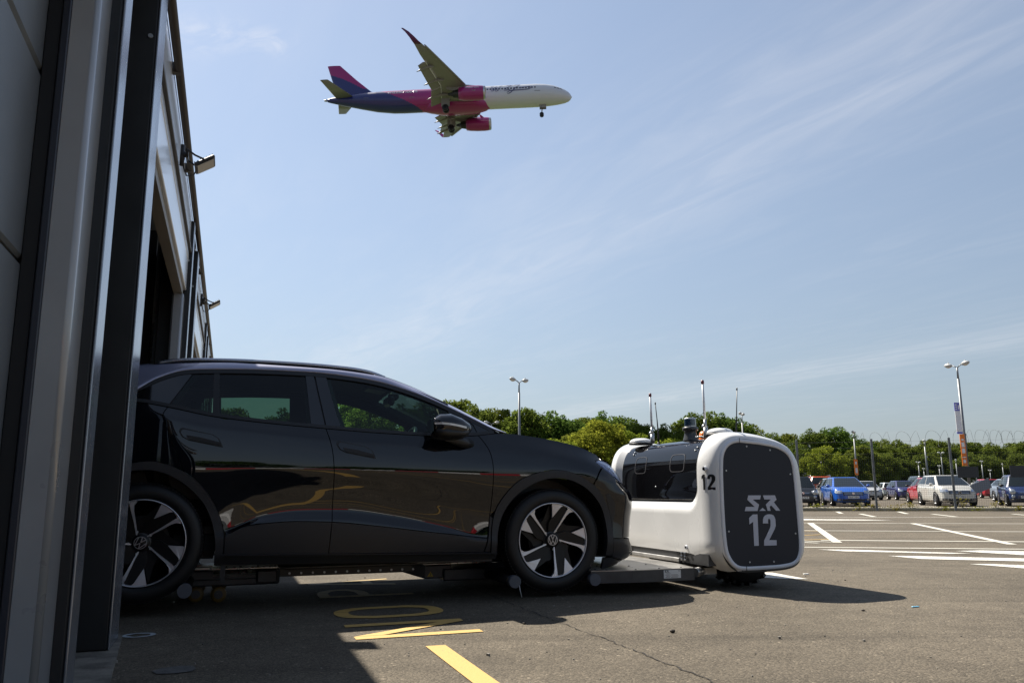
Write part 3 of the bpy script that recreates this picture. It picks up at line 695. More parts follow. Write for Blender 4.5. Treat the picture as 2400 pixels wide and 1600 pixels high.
    side_panel('sill_ridge', [(-.945, .297), (.950, .286), (.950, .277), (-.945, .288)], CLAD, sgn, gap=0, off=.016, thick=.03)
    side_panel('wheel_arch_trim', aF + aFi[::-1], ARCHM, sgn, gap=.001, off=.014, thick=.05, dx=.03, dz=.03)
    side_panel('wheel_arch_trim', aR + aRi[::-1], ARCHM, sgn, gap=.001, off=.014, thick=.05, dx=.03, dz=.03)
    side_panel('fuel_flap', [(-1.62, 1.02), (-1.58, 1.10), (-1.50, 1.09), (-1.44, 1.03), (-1.435, .96), (-1.47, .92), (-1.56, .91), (-1.61, .95)], PAINT, sgn, gap=0, off=.0015, thick=.004)
    # headlight: clear cover over a dark bowl with two lens blocks
    hl = side_panel('headlight', lamp, LAMPB, sgn, gap=.004, off=-.020, thick=.10)
    for cx_, cz_, a in ((1.86, .905, .034), (1.905, .875, .03)):
        b = MB(); y = float(W(cx_, cz_)[0]) - .03
        b.ell((cx_, sgn * y, cz_), (a, .02, a * .55), 12, 8, Matrix.Rotation(R(28), 3, 'Y')); b.build('lamp_lens', LENS, hl)
    side_panel('light_strip', [(1.765, .947), (1.80, .948), (1.86, .934), (1.915, .908), (1.95, .86), (1.96, .83), (1.948, .83), (1.93, .868), (1.90, .90), (1.85, .925)], LENSW, sgn, hl, gap=0, off=-.018, thick=.006)
    side_panel('lamp_cover', lamp, LAMPC, sgn, hl, gap=.003, off=.001, thick=.006)
    side_panel('lamp_surround', [(p[0] + (.0), p[1]) for p in inset(lamp, -.008)], SATB, sgn, hl, gap=0, off=-.036, thick=.16)
    # glass house
    dlo = sm([(-1.60, 1.262), (-1.506, 1.322), (-1.394, 1.410), (-1.268, 1.470), (-1.197, 1.489), (-1.043, 1.505), (-.878, 1.516), (-.70, 1.524), (-.45, 1.528), (-.302, 1.524), (-.10, 1.510), (.088, 1.485), (.290, 1.433), (.471, 1.370), (.620, 1.306), (.792, 1.227), (.93, 1.164)], 3)
    dz = lambda x, d=0: float(np.interp(x, [p[0] for p in dlo], [p[1] for p in dlo])) + d
    strip = dlo + [(x, dz(x, -.028)) for x in np.linspace(.90, -1.44, 60)]
    side_panel('window_frame', strip, SATB, sgn, gap=0, off=.004, thick=.02, dx=.06)
    bl_ = belt(-1.50, .93, 40, .024); bl0 = belt(.93, -1.55, 40, .002)
    side_panel('belt_moulding', bl_ + bl0, SATB, sgn, gap=0, off=.007, thick=.02)
    T_ = lambda x: (x, dz(x, -.022)); B_ = lambda x, d=.016: (x, float(T(BELT, x)[0]) + d)
    rng = lambda a, b, n=8: list(np.linspace(a, b, n))
    side_panel('quarter_panel', [T_(x) for x in rng(-1.42, -1.165)] + [(-1.225, 1.36), (-1.288, 1.25)] + [B_(x) for x in rng(-1.30, -1.52, 5)], GLB, sgn, gap=.002, off=-.001)
    side_panel('quarter_glass', [T_(x) for x in rng(-1.16, -1.035)] + [B_(-1.022)] + [B_(x) for x in rng(-1.10, -1.28, 4)] + [(-1.22, 1.36)], GLB if False else GL_R, sgn, dR, gap=.002, off=-.006, thick=.004)
    side_panel('window_bar', [T_(-1.037), T_(-1.0), B_(-.978), B_(-1.022)], SATB, sgn, dR, gap=0, off=.001)
    side_panel('window_glass', [T_(x) for x in rng(-1.0, -.428)] + [B_(-.385)] + [B_(x) for x in rng(-.5, -.978, 5)], GL_R, sgn, dR, gap=0, off=-.008, thick=.004)
    side_panel('pillar_trim', [T_(x) for x in (-.432, -.372)] + [(-.350, 1.40), (-.318, 1.26), B_(-.29), B_(-.386)], GLB, sgn, dR, gap=.002, off=.002)
    side_panel('pillar_trim', [T_(x) for x in (-.364, -.30, -.287)] + [(-.255, 1.38), (-.215, 1.24), B_(-.178), B_(-.283), (-.311, 1.26), (-.343, 1.40)], GLB, sgn, dF, gap=.002, off=.002)
    side_panel('window_glass', [T_(x) for x in rng(-.287, .545, 12)] + [(.580, 1.306), (.600, 1.27), (.604, 1.22), B_(.60)] + [B_(x) for x in rng(.5, -.178, 6)] + [(-.215, 1.24), (-.255, 1.38)], GL_F, sgn, dF, gap=0, off=-.008, thick=.004)
    side_panel('quarter_core', [(-1.20, 1.475), (-1.12, 1.475), (-1.25, 1.245), (-1.33, 1.26)], SATB, sgn, gap=0, off=-.018, thick=.01)
    side_panel('frame_core', [(x, dz(x, .03)) for x in np.linspace(-1.4, .6, 40)] + [(x, dz(x, -.024)) for x in np.linspace(.6, -1.4, 40)], SATB, sgn, gap=0, off=-.014, thick=.012, dx=.06)
    side_panel('pillar_core', [T_(x) for x in (-.44, -.36, -.26)] + [(-.19, 1.24), B_(-.15), B_(-.41)], SATB, sgn, gap=0, off=-.016, thick=.01)
    side_panel('sail_panel', [T_(.545), T_(.60), T_(.66), T_(.72), (.77, 1.19), (.80, 1.13), B_(.78), B_(.70), B_(.60), (.604, 1.22), (.600, 1.27), (.580, 1.306)], GLB, sgn, dF, gap=.001, off=.001)
    side_panel('fixed_triangle', [T_(.725), T_(.80), T_(.90), (.92, 1.148), (.86, 1.128), (.807, 1.12), (.778, 1.19)], GLB, sgn, gap=.001, off=.001)
LAMPB = mat('lamp_bowl', (0.52, 0.56, 0.70), .32, .6); LENS = mat('lamp_lens_glass', (.55, .60, .75), .06, .75, coat=1)
LENSW = mat('light_guide', (.85, .88, .95), .2, .0, coat=1); LAMPC = glass('lamp_cover_glass', (.80, .82, .88), 1.0)
half(-1); half(1)
# A-pillar / roof side band in pale paint, windscreen edge, roof
dloC = [(-2.0, 1.16), (-1.60, 1.262), (-1.506, 1.322), (-1.394, 1.410), (-1.268, 1.472), (-1.197, 1.491), (-1.043, 1.507), (-.70, 1.526), (-.40, 1.530), (-.10, 1.512), (.088, 1.487), (.290, 1.435), (.471, 1.372), (.620, 1.308), (.792, 1.229), (.93, 1.166), (1.03, 1.141)]
bandC = [(-2.0, 1.44, .60), (-1.60, 1.506, .635), (-1.23, 1.550, .665), (-.88, 1.573, .672), (-.30, 1.568, .672), (.094, 1.540, .670), (.297, 1.485, .672), (.572, 1.374, .685), (.655, 1.338, .69), (.85, 1.245, .712), (1.045, 1.150, .742)]
bx = np.array([p[0] for p in bandC]); bz_ = np.array([p[1] for p in bandC]); by_ = np.array([p[2] for p in bandC])
tt = np.linspace(0, 1, 90); ix = np.linspace(0, len(bandC) - 1, 90)
for sgn in (-1, 1):
    b = MB(); rows = []
    for x in np.linspace(-1.98, 1.03, 90):
        za = float(T(dloC, x)[0]); ya = float(W(x, za)[0]) + .004
        xb = x + .012 * max(0, min(1, (x - .1) / .9)); zb = float(T([(p[0], p[1]) for p in bandC], xb)[0]); yb = float(T([(p[0], p[2]) for p in bandC], xb)[0])
        if za > zb - .012: zb = za + .012
        row = []
        for k in range(6):
            t = k / 5; bul = math.sin(math.pi * t) * .006
            row.append((x + (xb - x) * t, sgn * (ya + (yb - ya) * t + bul), za + (zb - za) * t + bul * .6))
        row = [(x, sgn * (ya - .025), za - .004)] + row + [(xb, sgn * (yb - .02), zb - .012)]
        rows.append(row)
    b.loft(rows, False, False, True); b.build('roof_side_band', RAILP, car)
# roof skin and windscreen / rear window lofted between the bands
def sheet(name, xs, m, drop=0.0, crown=.028, side=.004, bulge=0.0, ny=16, zoff=0.0):
    b = MB(); rows = []
    for x in xs:
        z = float(T([(p[0], p[1]) for p in bandC], x)[0]); y = float(T([(p[0], p[2]) for p in bandC], x)[0]) + side
        rows.append([(x + bulge * (1 - s * s), s * y, z + zoff - drop + crown * (1 - abs(s) ** 2.4)) for s in np.linspace(-1, 1, ny)])
    b.loft(rows, False, False, True); return b.build(name, m, car)
sheet('roof', np.linspace(-1.45, .06, 30), GLB, crown=.042)
sheet('windscreen', np.linspace(.065, 1.04, 30), GL_F, crown=.03, bulge=.10)
sheet('windscreen_header', np.linspace(.05, .13, 5), SATB, crown=.031, bulge=.06, zoff=-.008)
b = MB(); b.loft([[(-1.45, s * .64, 1.535 + .04 * (1 - s * s)) for s in np.linspace(-1, 1, 12)], [(-1.95, s * .60, 1.47 + .03 * (1 - s * s)) for s in np.linspace(-1, 1, 12)], [(-1.97, s * .60, 1.45) for s in np.linspace(-1, 1, 12)]], False, False, True); b.build('roof_spoiler', GLB, car)
b = MB(); b.loft([[(-1.94, s * .62, 1.45) for s in np.linspace(-1, 1, 12)], [(-2.10, s * .68, 1.28) for s in np.linspace(-1, 1, 12)], [(-2.22, s * .73, 1.12) for s in np.linspace(-1, 1, 12)]], False, False, True); b.build('rear_window', GL_R, car)
b = MB(); rows = []
for z in np.linspace(.26, 1.13, 16):
    xr = float(T(XRR, z)[0]); rows.append([(xr + .19 * abs(s) ** 3, s * .80, z) for s in np.linspace(-1, 1, 18)])
b.loft(rows, False, False, True); b.build('tailgate', PAINT, car)
for sgn in (-1, 1):
    b = MB(); pts = [(-1.40, sgn * .612, 1.545), (-1.30, sgn * .612, 1.568), (-1.15, sgn * .612, 1.583), (-.85, sgn * .612, 1.596), (-.45, sgn * .612, 1.598), (-.14, sgn * .612, 1.588), (0, sgn * .612, 1.574), (.08, sgn * .613, 1.556), (.15, sgn * .613, 1.532)]
    P = [Vector(p) for p in pts]; P = [Vector((a, sgn * .612, c)) for a, c in smooth_poly([(p.x, p.z) for p in P], 5)]
    b.tube(P, .014, 10); b.build('roof_rail', RAILR, car)
    b = MB(); b.loft([[(p.x, sgn * .608, p.z - .002), (p.x, sgn * .608, p.z - .06)] for p in P[4:-3]], False, False, False); b.build('rail_foot', SATB, car)
# bonnet
b = MB(); rows = []
for x in np.linspace(.98, 1.93, 44):
    zt = float(T(BELT, x)[0]); wt = float(W(x, zt)[0]) - .004
    rows.append([(x + .13 * (1 - s * s) * min(1, (x - .98) * 2 + .3), s * wt, zt - .003 + (.030 * (1 - abs(s) ** 2) - .012 * math.exp(-((abs(s) - .80) / .07) ** 2)) * min(1, (2.0 - x) * 2.2)) for s in np.linspace(-1, 1, 40)])
b.loft(rows, False, False, True); b.build('bonnet', PAINT, car)
# centre of the nose
b = MB(); rows = []
for z in np.linspace(.20, .94, 26):
    rows.append([(float(nose_x(y, z)[0]), y, z) for y in np.linspace(-YC, YC, 22)])
b.loft(rows, False, False, True); b.build('front_bumper', PAINT, car)
b = MB()
for y in np.linspace(-.42, .42, 15): b.box((float(nose_x(y, .31)[0]) + .002, y, .315), (.02, .05, .085), 0, None, .006)
b.build('lower_grille', SATB, car)
b = MB(); x = float(nose_x(0, .79)[0]); b.cyl((x - .02, 0, .79), (x + .006, 0, .80), .062, n=24); b.build('front_badge', SILV, car)
# belly, wheel wells, cabin
b = MB(); b.box((0, 0, .25), (1.86, 1.72, .05)); b.box((2.0, 0, .24), (.3, 1.1, .04)); b.box((-2.05, 0, .28), (.35, 1.3, .06)); b.build('underbody', SATB, car)
for xw in (1.383, -1.383):
    for sgn in (-1, 1):
        b = MB(); rr = .445; rings = []
        for y in (.90, .60):
            rings.append([(xw + rr * math.cos(t), sgn * y, .372 + rr * math.sin(t)) for t in np.linspace(-.28, math.pi + .28, 26)])
        b.loft(rings, False, False, True); b.add([(xw + rr * math.cos(t), sgn * .6, .372 + rr * math.sin(t)) for t in np.linspace(-.28, math.pi + .28, 26)], [list(range(26))])
        b.build('wheel_well', SATB, car)
b = MB()
for sgn in (-1, 1):                                             # inner skin so no gap shows daylight
    poly = [(-.93, .27), (.90, .27), (.93, .52), (1.00, .70), (1.15, .84), (1.30, .89), (1.0, 1.09), (.6, 1.07), (-.3, 1.09), (-1.29, 1.18), (-1.36, .90), (-1.17, .84), (-1.0, .68), (-.92, .5)]
    V, Fc, B = grid_clip(poly, .1, .06); w_ = W(V[:, 0], V[:, 1]) - .045
    b.add([(V[i, 0], sgn * w_[i], V[i, 1]) for i in range(len(V))], Fc)
    poly = [(1.80, .25), (1.90, .25), (2.02, .40), (2.05, .62), (1.95, .78), (1.80, .86), (1.72, .80), (1.83, .60), (1.84, .4)]
    V, Fc, B = grid_clip(poly, .05, .05); w_ = W(V[:, 0], V[:, 1]) - .05
    b.add([(V[i, 0], sgn * w_[i], V[i, 1]) for i in range(len(V))], Fc)
b.build('inner_skin', SATB, car)
b = MB(); b.box((-.1, 0, .36), (2.2, 1.5, .1)); b.box((-1.85, 0, .75), (.6, 1.4, .5)); b.box((.93, 0, .72), (.06, 1.5, .62)); b.build('cabin_floor', INT, car)
b = MB(); b.loft([[(.42, y, .86 + (.14 if abs(y) < .2 else .12)) for y in (-.76, -.6, -.4, -.2, 0, .2, .4, .6, .76)], [(.50, y, 1.055 + (.035 if -.62 < y < -.12 else 0)) for y in (-.76, -.6, -.4, -.2, 0, .2, .4, .6, .76)], [(.70, y, 1.07) for y in (-.76, -.6, -.4, -.2, 0, .2, .4, .6, .76)], [(1.05, y * .95, 1.085) for y in (-.76, -.6, -.4, -.2, 0, .2, .4, .6, .76)]], False, False, True); b.build('dashboard', INT, car)
for sgn in (-1, 1):
    s = MB(); y = sgn * .37
    s.loft([[(-.42 + .02 * t, y + q, .50 + .50 * t) for q in (-.24, -.2, 0, .2, .24)] for t in (0, .5, 1)], False, False)
    s.box((.05, y, .55), (.52, .5, .16), 0, None, .05)
    s.box((-.21, y, .80), (.14, .48, .52), 0, Matrix.Rotation(R(-10), 3, 'Y'), .06); s.build('front_seat', INT, car)
    s = MB(); s.box((-.245, y, 1.20), (.09, .26, .17), 0, Matrix.Rotation(R(-14), 3, 'Y'), .045); s.cyl((-.235, y - .06, 1.0), (-.245, y - .06, 1.2), .008); s.cyl((-.235, y + .06, 1.0), (-.245, y + .06, 1.2), .008); s.build('headrest', INT, car)
s = MB(); s.box((-1.05, 0, .55), (.5, 1.3, .18), 0, None, .05); s.box((-1.36, 0, .83), (.15, 1.3, .6), 0, Matrix.Rotation(R(-20), 3, 'Y'), .06); s.build('rear_seat', INT, car)
WHL = mat('steering_wheel_blue_sheen', (.05, .07, .09), .35)
b = MB(); rot = Matrix.Rotation(R(-65), 3, 'Y'); ring = [Vector((.36, -.37, 1.02)) + rot @ Vector((.185 * math.cos(t), .185 * math.sin(t), 0)) for t in np.linspace(0, 2 * math.pi, 32, endpoint=False)]
b.tube(ring, .016, 8, True); b.box((.40, -.37, 1.01), (.05, .16, .11), 0, Matrix.Rotation(R(25), 3, 'Y'), .02); b.cyl((.36, -.37, 1.02), (.55, -.37, .95), .04)
b.box((.365, -.45, 1.02), (.02, .2, .03)); b.box((.365, -.29, 1.02), (.02, .2, .03)); b.build('steering_wheel', WHL, car)
b = MB(); b.box((.30, 0, 1.425), (.055, .24, .075), 0, Matrix.Rotation(R(-10), 3, 'Y'), .018); b.cyl((.30, 0, 1.44), (.36, 0, 1.50), .012); b.box((.335, 0, 1.47), (.08, .09, .07), 0, None, .02); b.build('rear_view_mirror', SATB, car)
b = MB(); b.box((.18, -.02, 1.515), (.16, .24, .03), 0, Matrix.Rotation(R(8), 3, 'Y'), .01); b.build('roof_console', mat('grey_console', (.16, .15, .13), .6), car)
b = MB()
rows = [[(x, s * (float(T([(p[0], p[2]) for p in bandC], x)[0]) - .02), float(T([(p[0], p[1]) for p in bandC], x)[0]) - .02 + .03 * (1 - s * s)) for s in np.linspace(-1, 1, 9)] for x in np.linspace(-1.5, .30, 14)]
b.loft(rows, False, False, True); b.build('headlining', INT, car)
for sgn in (-1, 1):                                             # broad inner trim along the windscreen pillars
    b = MB(); rows = []
    for x in np.linspace(-.05, .98, 24):
        za = float(T(dloC, x)[0]); ya = float(W(x, za)[0]) - .02; zb = float(T([(p[0], p[1]) for p in bandC], x)[0]) - .018; yb = float(T([(p[0], p[2]) for p in bandC], x)[0])
        rows.append([(x, sgn * (ya - .05), za - .035), (x, sgn * ya, za - .012), (x, sgn * (yb - .005), zb), (x + .03, sgn * (yb - .10), zb + .012), (x - .01, sgn * (yb - .10), zb - .03)])
    b.loft(rows, False, False, True); b.build('pillar_lining', INT, car)
# door mirrors
for sgn in (-1, 1):
    b = MB(); secs = []
    for x, zc2, hz, hy, yc in [(.415, 1.150, .030, .05, 1.0), (.425, 1.150, .060, .085, 1.005), (.47, 1.158, .082, .105, 1.01), (.55, 1.158, .088, .110, 1.01), (.63, 1.150, .070, .098, 1.0), (.69, 1.146, .042, .072, .985), (.715, 1.146, .018, .04, .975)]:
        secs.append([(x, sgn * (yc + hy * math.copysign(abs(math.cos(t)) ** .8, math.cos(t))), zc2 + hz * math.copysign(abs(math.sin(t)) ** .85, math.sin(t)) * (1 if math.sin(t) > 0 else .95)) for t in np.linspace(0, 2 * math.pi, 28, endpoint=False)])
    b.loft(secs, True, True, True)
    hs = b.build('door_mirror', PAINT, car)
    b = MB(); secs = []
    for x, zc2, hz, hy, yc in [(.418, 1.125, .030, .055, 1.0), (.45, 1.118, .050, .098, 1.008), (.53, 1.112, .052, .108, 1.012), (.61, 1.112, .045, .10, 1.0), (.68, 1.118, .028, .08, .985)]:
        secs.append([(x, sgn * (yc + (hy + .003) * math.copysign(abs(math.cos(t)) ** .8, math.cos(t))), zc2 + hz * math.sin(t)) for t in np.linspace(0, 2 * math.pi, 24, endpoint=False)])
    b.loft(secs, True, True, True); b.build('mirror_base', SATB, hs)
    b = MB(); ys = [1.102, 1.116, 1.123, 1.120, 1.103]; st = [(.425, 1.168), (.47, 1.170), (.53, 1.166), (.59, 1.158), (.650, 1.148)]
    ring = [[(x, sgn * (yy - .012), z + .008), (x, sgn * (yy + .004), z + .007), (x, sgn * (yy + .004), z - .007), (x, sgn * (yy - .012), z - .008)] for (x, z), yy in zip(st, ys)]
    b.loft(ring, True, True, False); b.build('indicator', mat('indicator_clear', (.62, .60, .60), .2, .3, coat=1), hs)
    b = MB(); b.loft([[(.56 + .05 * math.cos(t), sgn * (.985), 1.075 + .02 * math.sin(t)) for t in np.linspace(0, 6.283, 14, endpoint=False)], [(.66 + .05 * math.cos(t), sgn * .94, 1.055 + .034 * math.sin(t)) for t in np.linspace(0, 6.283, 14, endpoint=False)], [(.72 + .05 * math.cos(t), sgn * .895, 1.050 + .034 * math.sin(t)) for t in np.linspace(0, 6.283, 14, endpoint=False)]], True, True, True); b.build('mirror_stalk', SATB, hs)
    b = MB(); b.prism([(.905, 1.10), (.905, 1.2), (1.10, 1.2), (1.11, 1.12), (1.0, 1.09)], lambda y, z, k: (.4145, sgn * y, z)); b.build('mirror_glass', mat('mirror_silver', (.8, .8, .8), .02, 1.0), hs)
# wheels: tyre, dark barrel, five two-part spokes, cap
EMBL = mat('emblem_grey', (.40, .40, .42), .3, .8)
def wheel(xw, sgn, phase):
    wl = MB(); c = (xw, sgn * .90, .3715)
    o = lambda p: (xw + p[0], sgn * (.90 + p[2]), .3715 + p[1])
    prof = [(.262, -.20), (.275, -.215), (.33, -.215), (.362, -.195), (.3715, -.16), (.3715, -.045), (.366, -.02), (.352, .0), (.33, .010), (.30, .012), (.278, .006), (.268, -.004), (.262, -.02)]
    wl.lathe([(r, sgn * (.90 + y) - sgn * .90) for r, y in prof], c, 'Y', 72)
    t = wl.build('wheel', TYRE, car)
    g = MB()
    for i in range(96):                       # tread grooves and shoulder blocks stay slightly proud
        a = 2 * math.pi * i / 96; ca, sa = math.cos(a), math.sin(a)
        rot = Matrix.Rotation(-a, 3, 'Y')
        g.box((xw + .3632 * ca, sgn * (.90 - .030), .3715 + .3632 * sa), (.009, .030, .012), 0, rot)
    g.build('tread_blocks', TYRE, t, kind='stuff')
    d = MB(); d.lathe([(.262, sgn * -.005), (.255, sgn * -.03), (.250, sgn * -.15), (.02, sgn * -.16)], c, 'Y', 48); d.build('rim_barrel', WBLK, t)
    d = MB(); d.lathe([(.165, sgn * -.085), (.165, sgn * -.075), (.06, sgn * -.07), (.06, sgn * -.03), (.0, sgn * -.03)], c, 'Y', 36); d.build('brake_disc', mat('brake_disc', (.09, .085, .08), .4, .8), t)
    lp = MB(); n = 80
    rings = [[(xw + rr * math.cos(2 * math.pi * i / n), sgn * (.90 + yy), .3715 + rr * math.sin(2 * math.pi * i / n)) for i in range(n)] for rr, yy in ((.2675, -.008), (.2675, .004), (.2625, .0055), (.2585, .001), (.2585, -.02))]
    lp.loft(rings, True, False, True); lp.build('rim_lip', SILV, t)
    Rr = .261
    P = lambda r, a: (Rr * r * math.cos(R(a)), Rr * r * math.sin(R(a)))
    arcp = lambda a0, a1, r, k=7: [P(r, a0 + (a1 - a0) * i / k) for i in range(k + 1)]
    for q in range(5):
        a0 = phase - 31 + 72 * q
        def depth(x, y): r = math.hypot(x, y) / Rr; return -.028 + .026 * min(1, r * 1.05) ** 1.0
        def pr(b, pts, dz=0.0, th=.018):
            n_ = len(pts); top = [o((x, y, depth(x, y) + dz)) for x, y in pts]; bot = [o((x * .99, y * .99, depth(x, y) + dz - th)) for x, y in pts]
            b.add(top + bot, [list(range(n_))] + [(i, n_ + i, n_ + (i + 1) % n_, (i + 1) % n_) for i in range(n_)], False)
        rotp = lambda pts: [(x * math.cos(R(a0)) - y * math.sin(R(a0)), x * math.sin(R(a0)) + y * math.cos(R(a0))) for x, y in pts]
        arm = MB()
        pr(arm, rotp([P(.13, 62), P(.45, 40.4), P(.90, 37.6), P(.965, 37.0), P(.985, 40), P(.985, 46.4)] + [P(1.0, 46.4), P(1.0, 41), P(1.0, 36), P(1.0, 31), P(1.0, 25.9), P(.90, 31.2), P(.78, 33.2), P(.448, 35.4), P(.158, 46)]))
        arm.build('spoke', SILV, t)
        bl = MB(); pr(bl, rotp([P(.615, 65.8), P(.80, 66.3), P(1.0, 66.7), P(1.0, 61), P(1.0, 55), P(1.0, 49), P(1.0, 46.2), P(.94, 50)]), -.001)
        bl.build('spoke_blade', SILV, t)
        bk = MB(); pr(bk, rotp([P(.12, 66), P(.12, 120), P(.45, 78), P(.60, 67), P(.94, 50.3), P(.985, 46.6), P(.983, 40), P(.90, 37.9), P(.45, 41)]), -.012, .03)
        pr(bk, rotp([P(.45, 35), P(.55, 30), P(.60, 16), P(.99, -3.5), P(.60, -4.5), P(.2, -2), P(.158, 40)]), -.034, .012)
        bk.build('spoke_insert', WBLK, t)
    hb = MB(); hb.lathe([(.052, sgn * -.03), (.052, sgn * -.014), (.047, sgn * -.010), (.0, sgn * -.010)], c, 'Y', 32); hb.build('hub_cap', WBLK, t)
    em = MB(); n = 40; yy = sgn * (.90 - .0085)
    for i in range(n):
        a, b2 = 2 * math.pi * i / n, 2 * math.pi * (i + 1) / n
        em.add([(xw + r * math.cos(x), yy, .3715 + r * math.sin(x)) for r, x in ((.0385, a), (.0385, b2), (.0345, b2), (.0345, a))], [(0, 1, 2, 3)])
    ea = R(phase - 31 - 24) if xw > 0 else R(-38)
    def strk(a, b2, wdt=.0052):
        a, b2 = Vector(a), Vector(b2); d_ = (b2 - a).normalized(); nn = Vector((-d_.y, d_.x)) * wdt / 2
        em.add([(xw + (p.x * math.cos(ea) - p.y * math.sin(ea)), yy + sgn * .0003, .3715 + p.x * math.sin(ea) + p.y * math.cos(ea)) for p in (a + nn, b2 + nn, b2 - nn, a - nn)], [(0, 1, 2, 3)])
    for s_ in (-1, 1):
        strk((s_ * .013, .034), (s_ * .0, .003)); strk((s_ * .030, .020), (s_ * .015, -.031)); strk((s_ * .015, -.031), (0, -.002))
    em.build('hub_emblem', EMBL, t)
    nb = MB()
    for q in range(5):
        a = R(phase + 72 * q + 10); nb.cyl((xw + .07 * math.cos(a), sgn * .862, .3715 + .07 * math.sin(a)), (xw + .07 * math.cos(a), sgn * .876, .3715 + .07 * math.sin(a)), .009, n=8)
    nb.build('wheel_nuts', GALV, t, kind='stuff')
wheel(1.383, -1, 56); wheel(-1.383, -1, 31); wheel(1.383, 1, 40); wheel(-1.383, 1, 10)
b = MB(); b.box((-.885, -.80, .20), (.03, .16, .16)); b.build('mud_flap', SATB, car)
# ------------------------------------------------------------------ the white parking robot
RO = (3.9, 6.38, 0.0)
RW = mat('white_gloss_shell', (0.70, 0.70, 0.69), 0.25, 0, .5, .6, var=.05, vscale=2.5, coatr=.04)
RIMW = mat('white_satin_rim', (0.62, 0.64, 0.68), 0.32, 0, .5, .3)
RPAN = mat('dark_slate_panel', (0.018, 0.021, 0.031), 0.42, 0, .3)
RVIS = mat('black_visor', (0.004, 0.004, 0.005), 0.5, 0, .0, 1.0, coatr=.012)
RDEC = mat('pale_lettering', (0.46, 0.48, 0.55), 0.4)
RGRY = mat('dark_grey_plate', (0.050, 0.052, 0.056), 0.38, 0.3, .5, var=.25, vscale=9)
RALU = mat('brushed_aluminium', (0.42, 0.41, 0.39), 0.30, 0.75, var=.3, vscale=6)
robot = thing('parking_robot', 'white valet robot with black visor, antennas and grey panel numbered 12', 'robot', uvw(*RO), HD)
def rp(name, b, m, par=robot, **k): return b.build(name, m, par, org=RO, **k)
# section of the shell in (u,z), from the foot of the visor side, over the top, down the far side and under
SECT = [(3.505, .45), (3.50, .70), (3.50, .90), (3.512, 1.00), (3.55, 1.10), (3.61, 1.168), (3.69, 1.203), (3.78, 1.212), (3.90, 1.207), (4.03, 1.188), (4.16, 1.155), (4.27, 1.105), (4.345, 1.03), (4.38, .93), (4.395, .75), (4.395, .50), (4.38, .33), (4.33, .235), (4.24, .195), (4.05, .185), (3.80, .185)]
END = [(3.585, .45), (3.582, .70), (3.583, .88), (3.588, .965), (3.61, 1.05), (3.645, 1.105), (3.70, 1.138), (3.76, 1.150), (3.85, 1.146), (3.965, 1.134), (4.08, 1.116), (4.17, 1.088), (4.24, 1.035), (4.273, .95), (4.283, .75), (4.288, .50), (4.284, .30), (4.262, .215), (4.20, .175), (4.05, .158), (3.74, .150)]
V0, V1 = 5.455, 7.305
VM = (V0 + V1) / 2
ns, nv = 240, 190
def dense(P, n):
    Q = smooth_poly(P, 8); L = [0]
    for a, b_ in zip(Q, Q[1:]): L.append(L[-1] + math.dist(a, b_))
    return np.array([[np.interp(t, L, [q[i] for q in Q]) for i in (0, 1)] for t in np.linspace(0, L[-1], n)])
DS, DE = dense(SECT, ns), dense(END, ns)
def zbot(v):
    """foot of the shell on the visor side: high in the middle, lower towards both ends, cut round the wheel"""
    d = abs(v - VM)
    return float(np.interp(d, [0, .50, .58, .66, .73, .80, .86, .93], [.262, .262, .258, .235, .19, .145, .14, .15]))
def secat(v):
    d = abs(v - VM); e = (V1 - V0) / 2
    t = max(0.0, (d - (e - .17)) / .17); k = 1 - math.sqrt(max(0, 1 - t * t)) if t > 0 else 0
    return DS * (1 - k) + DE * k
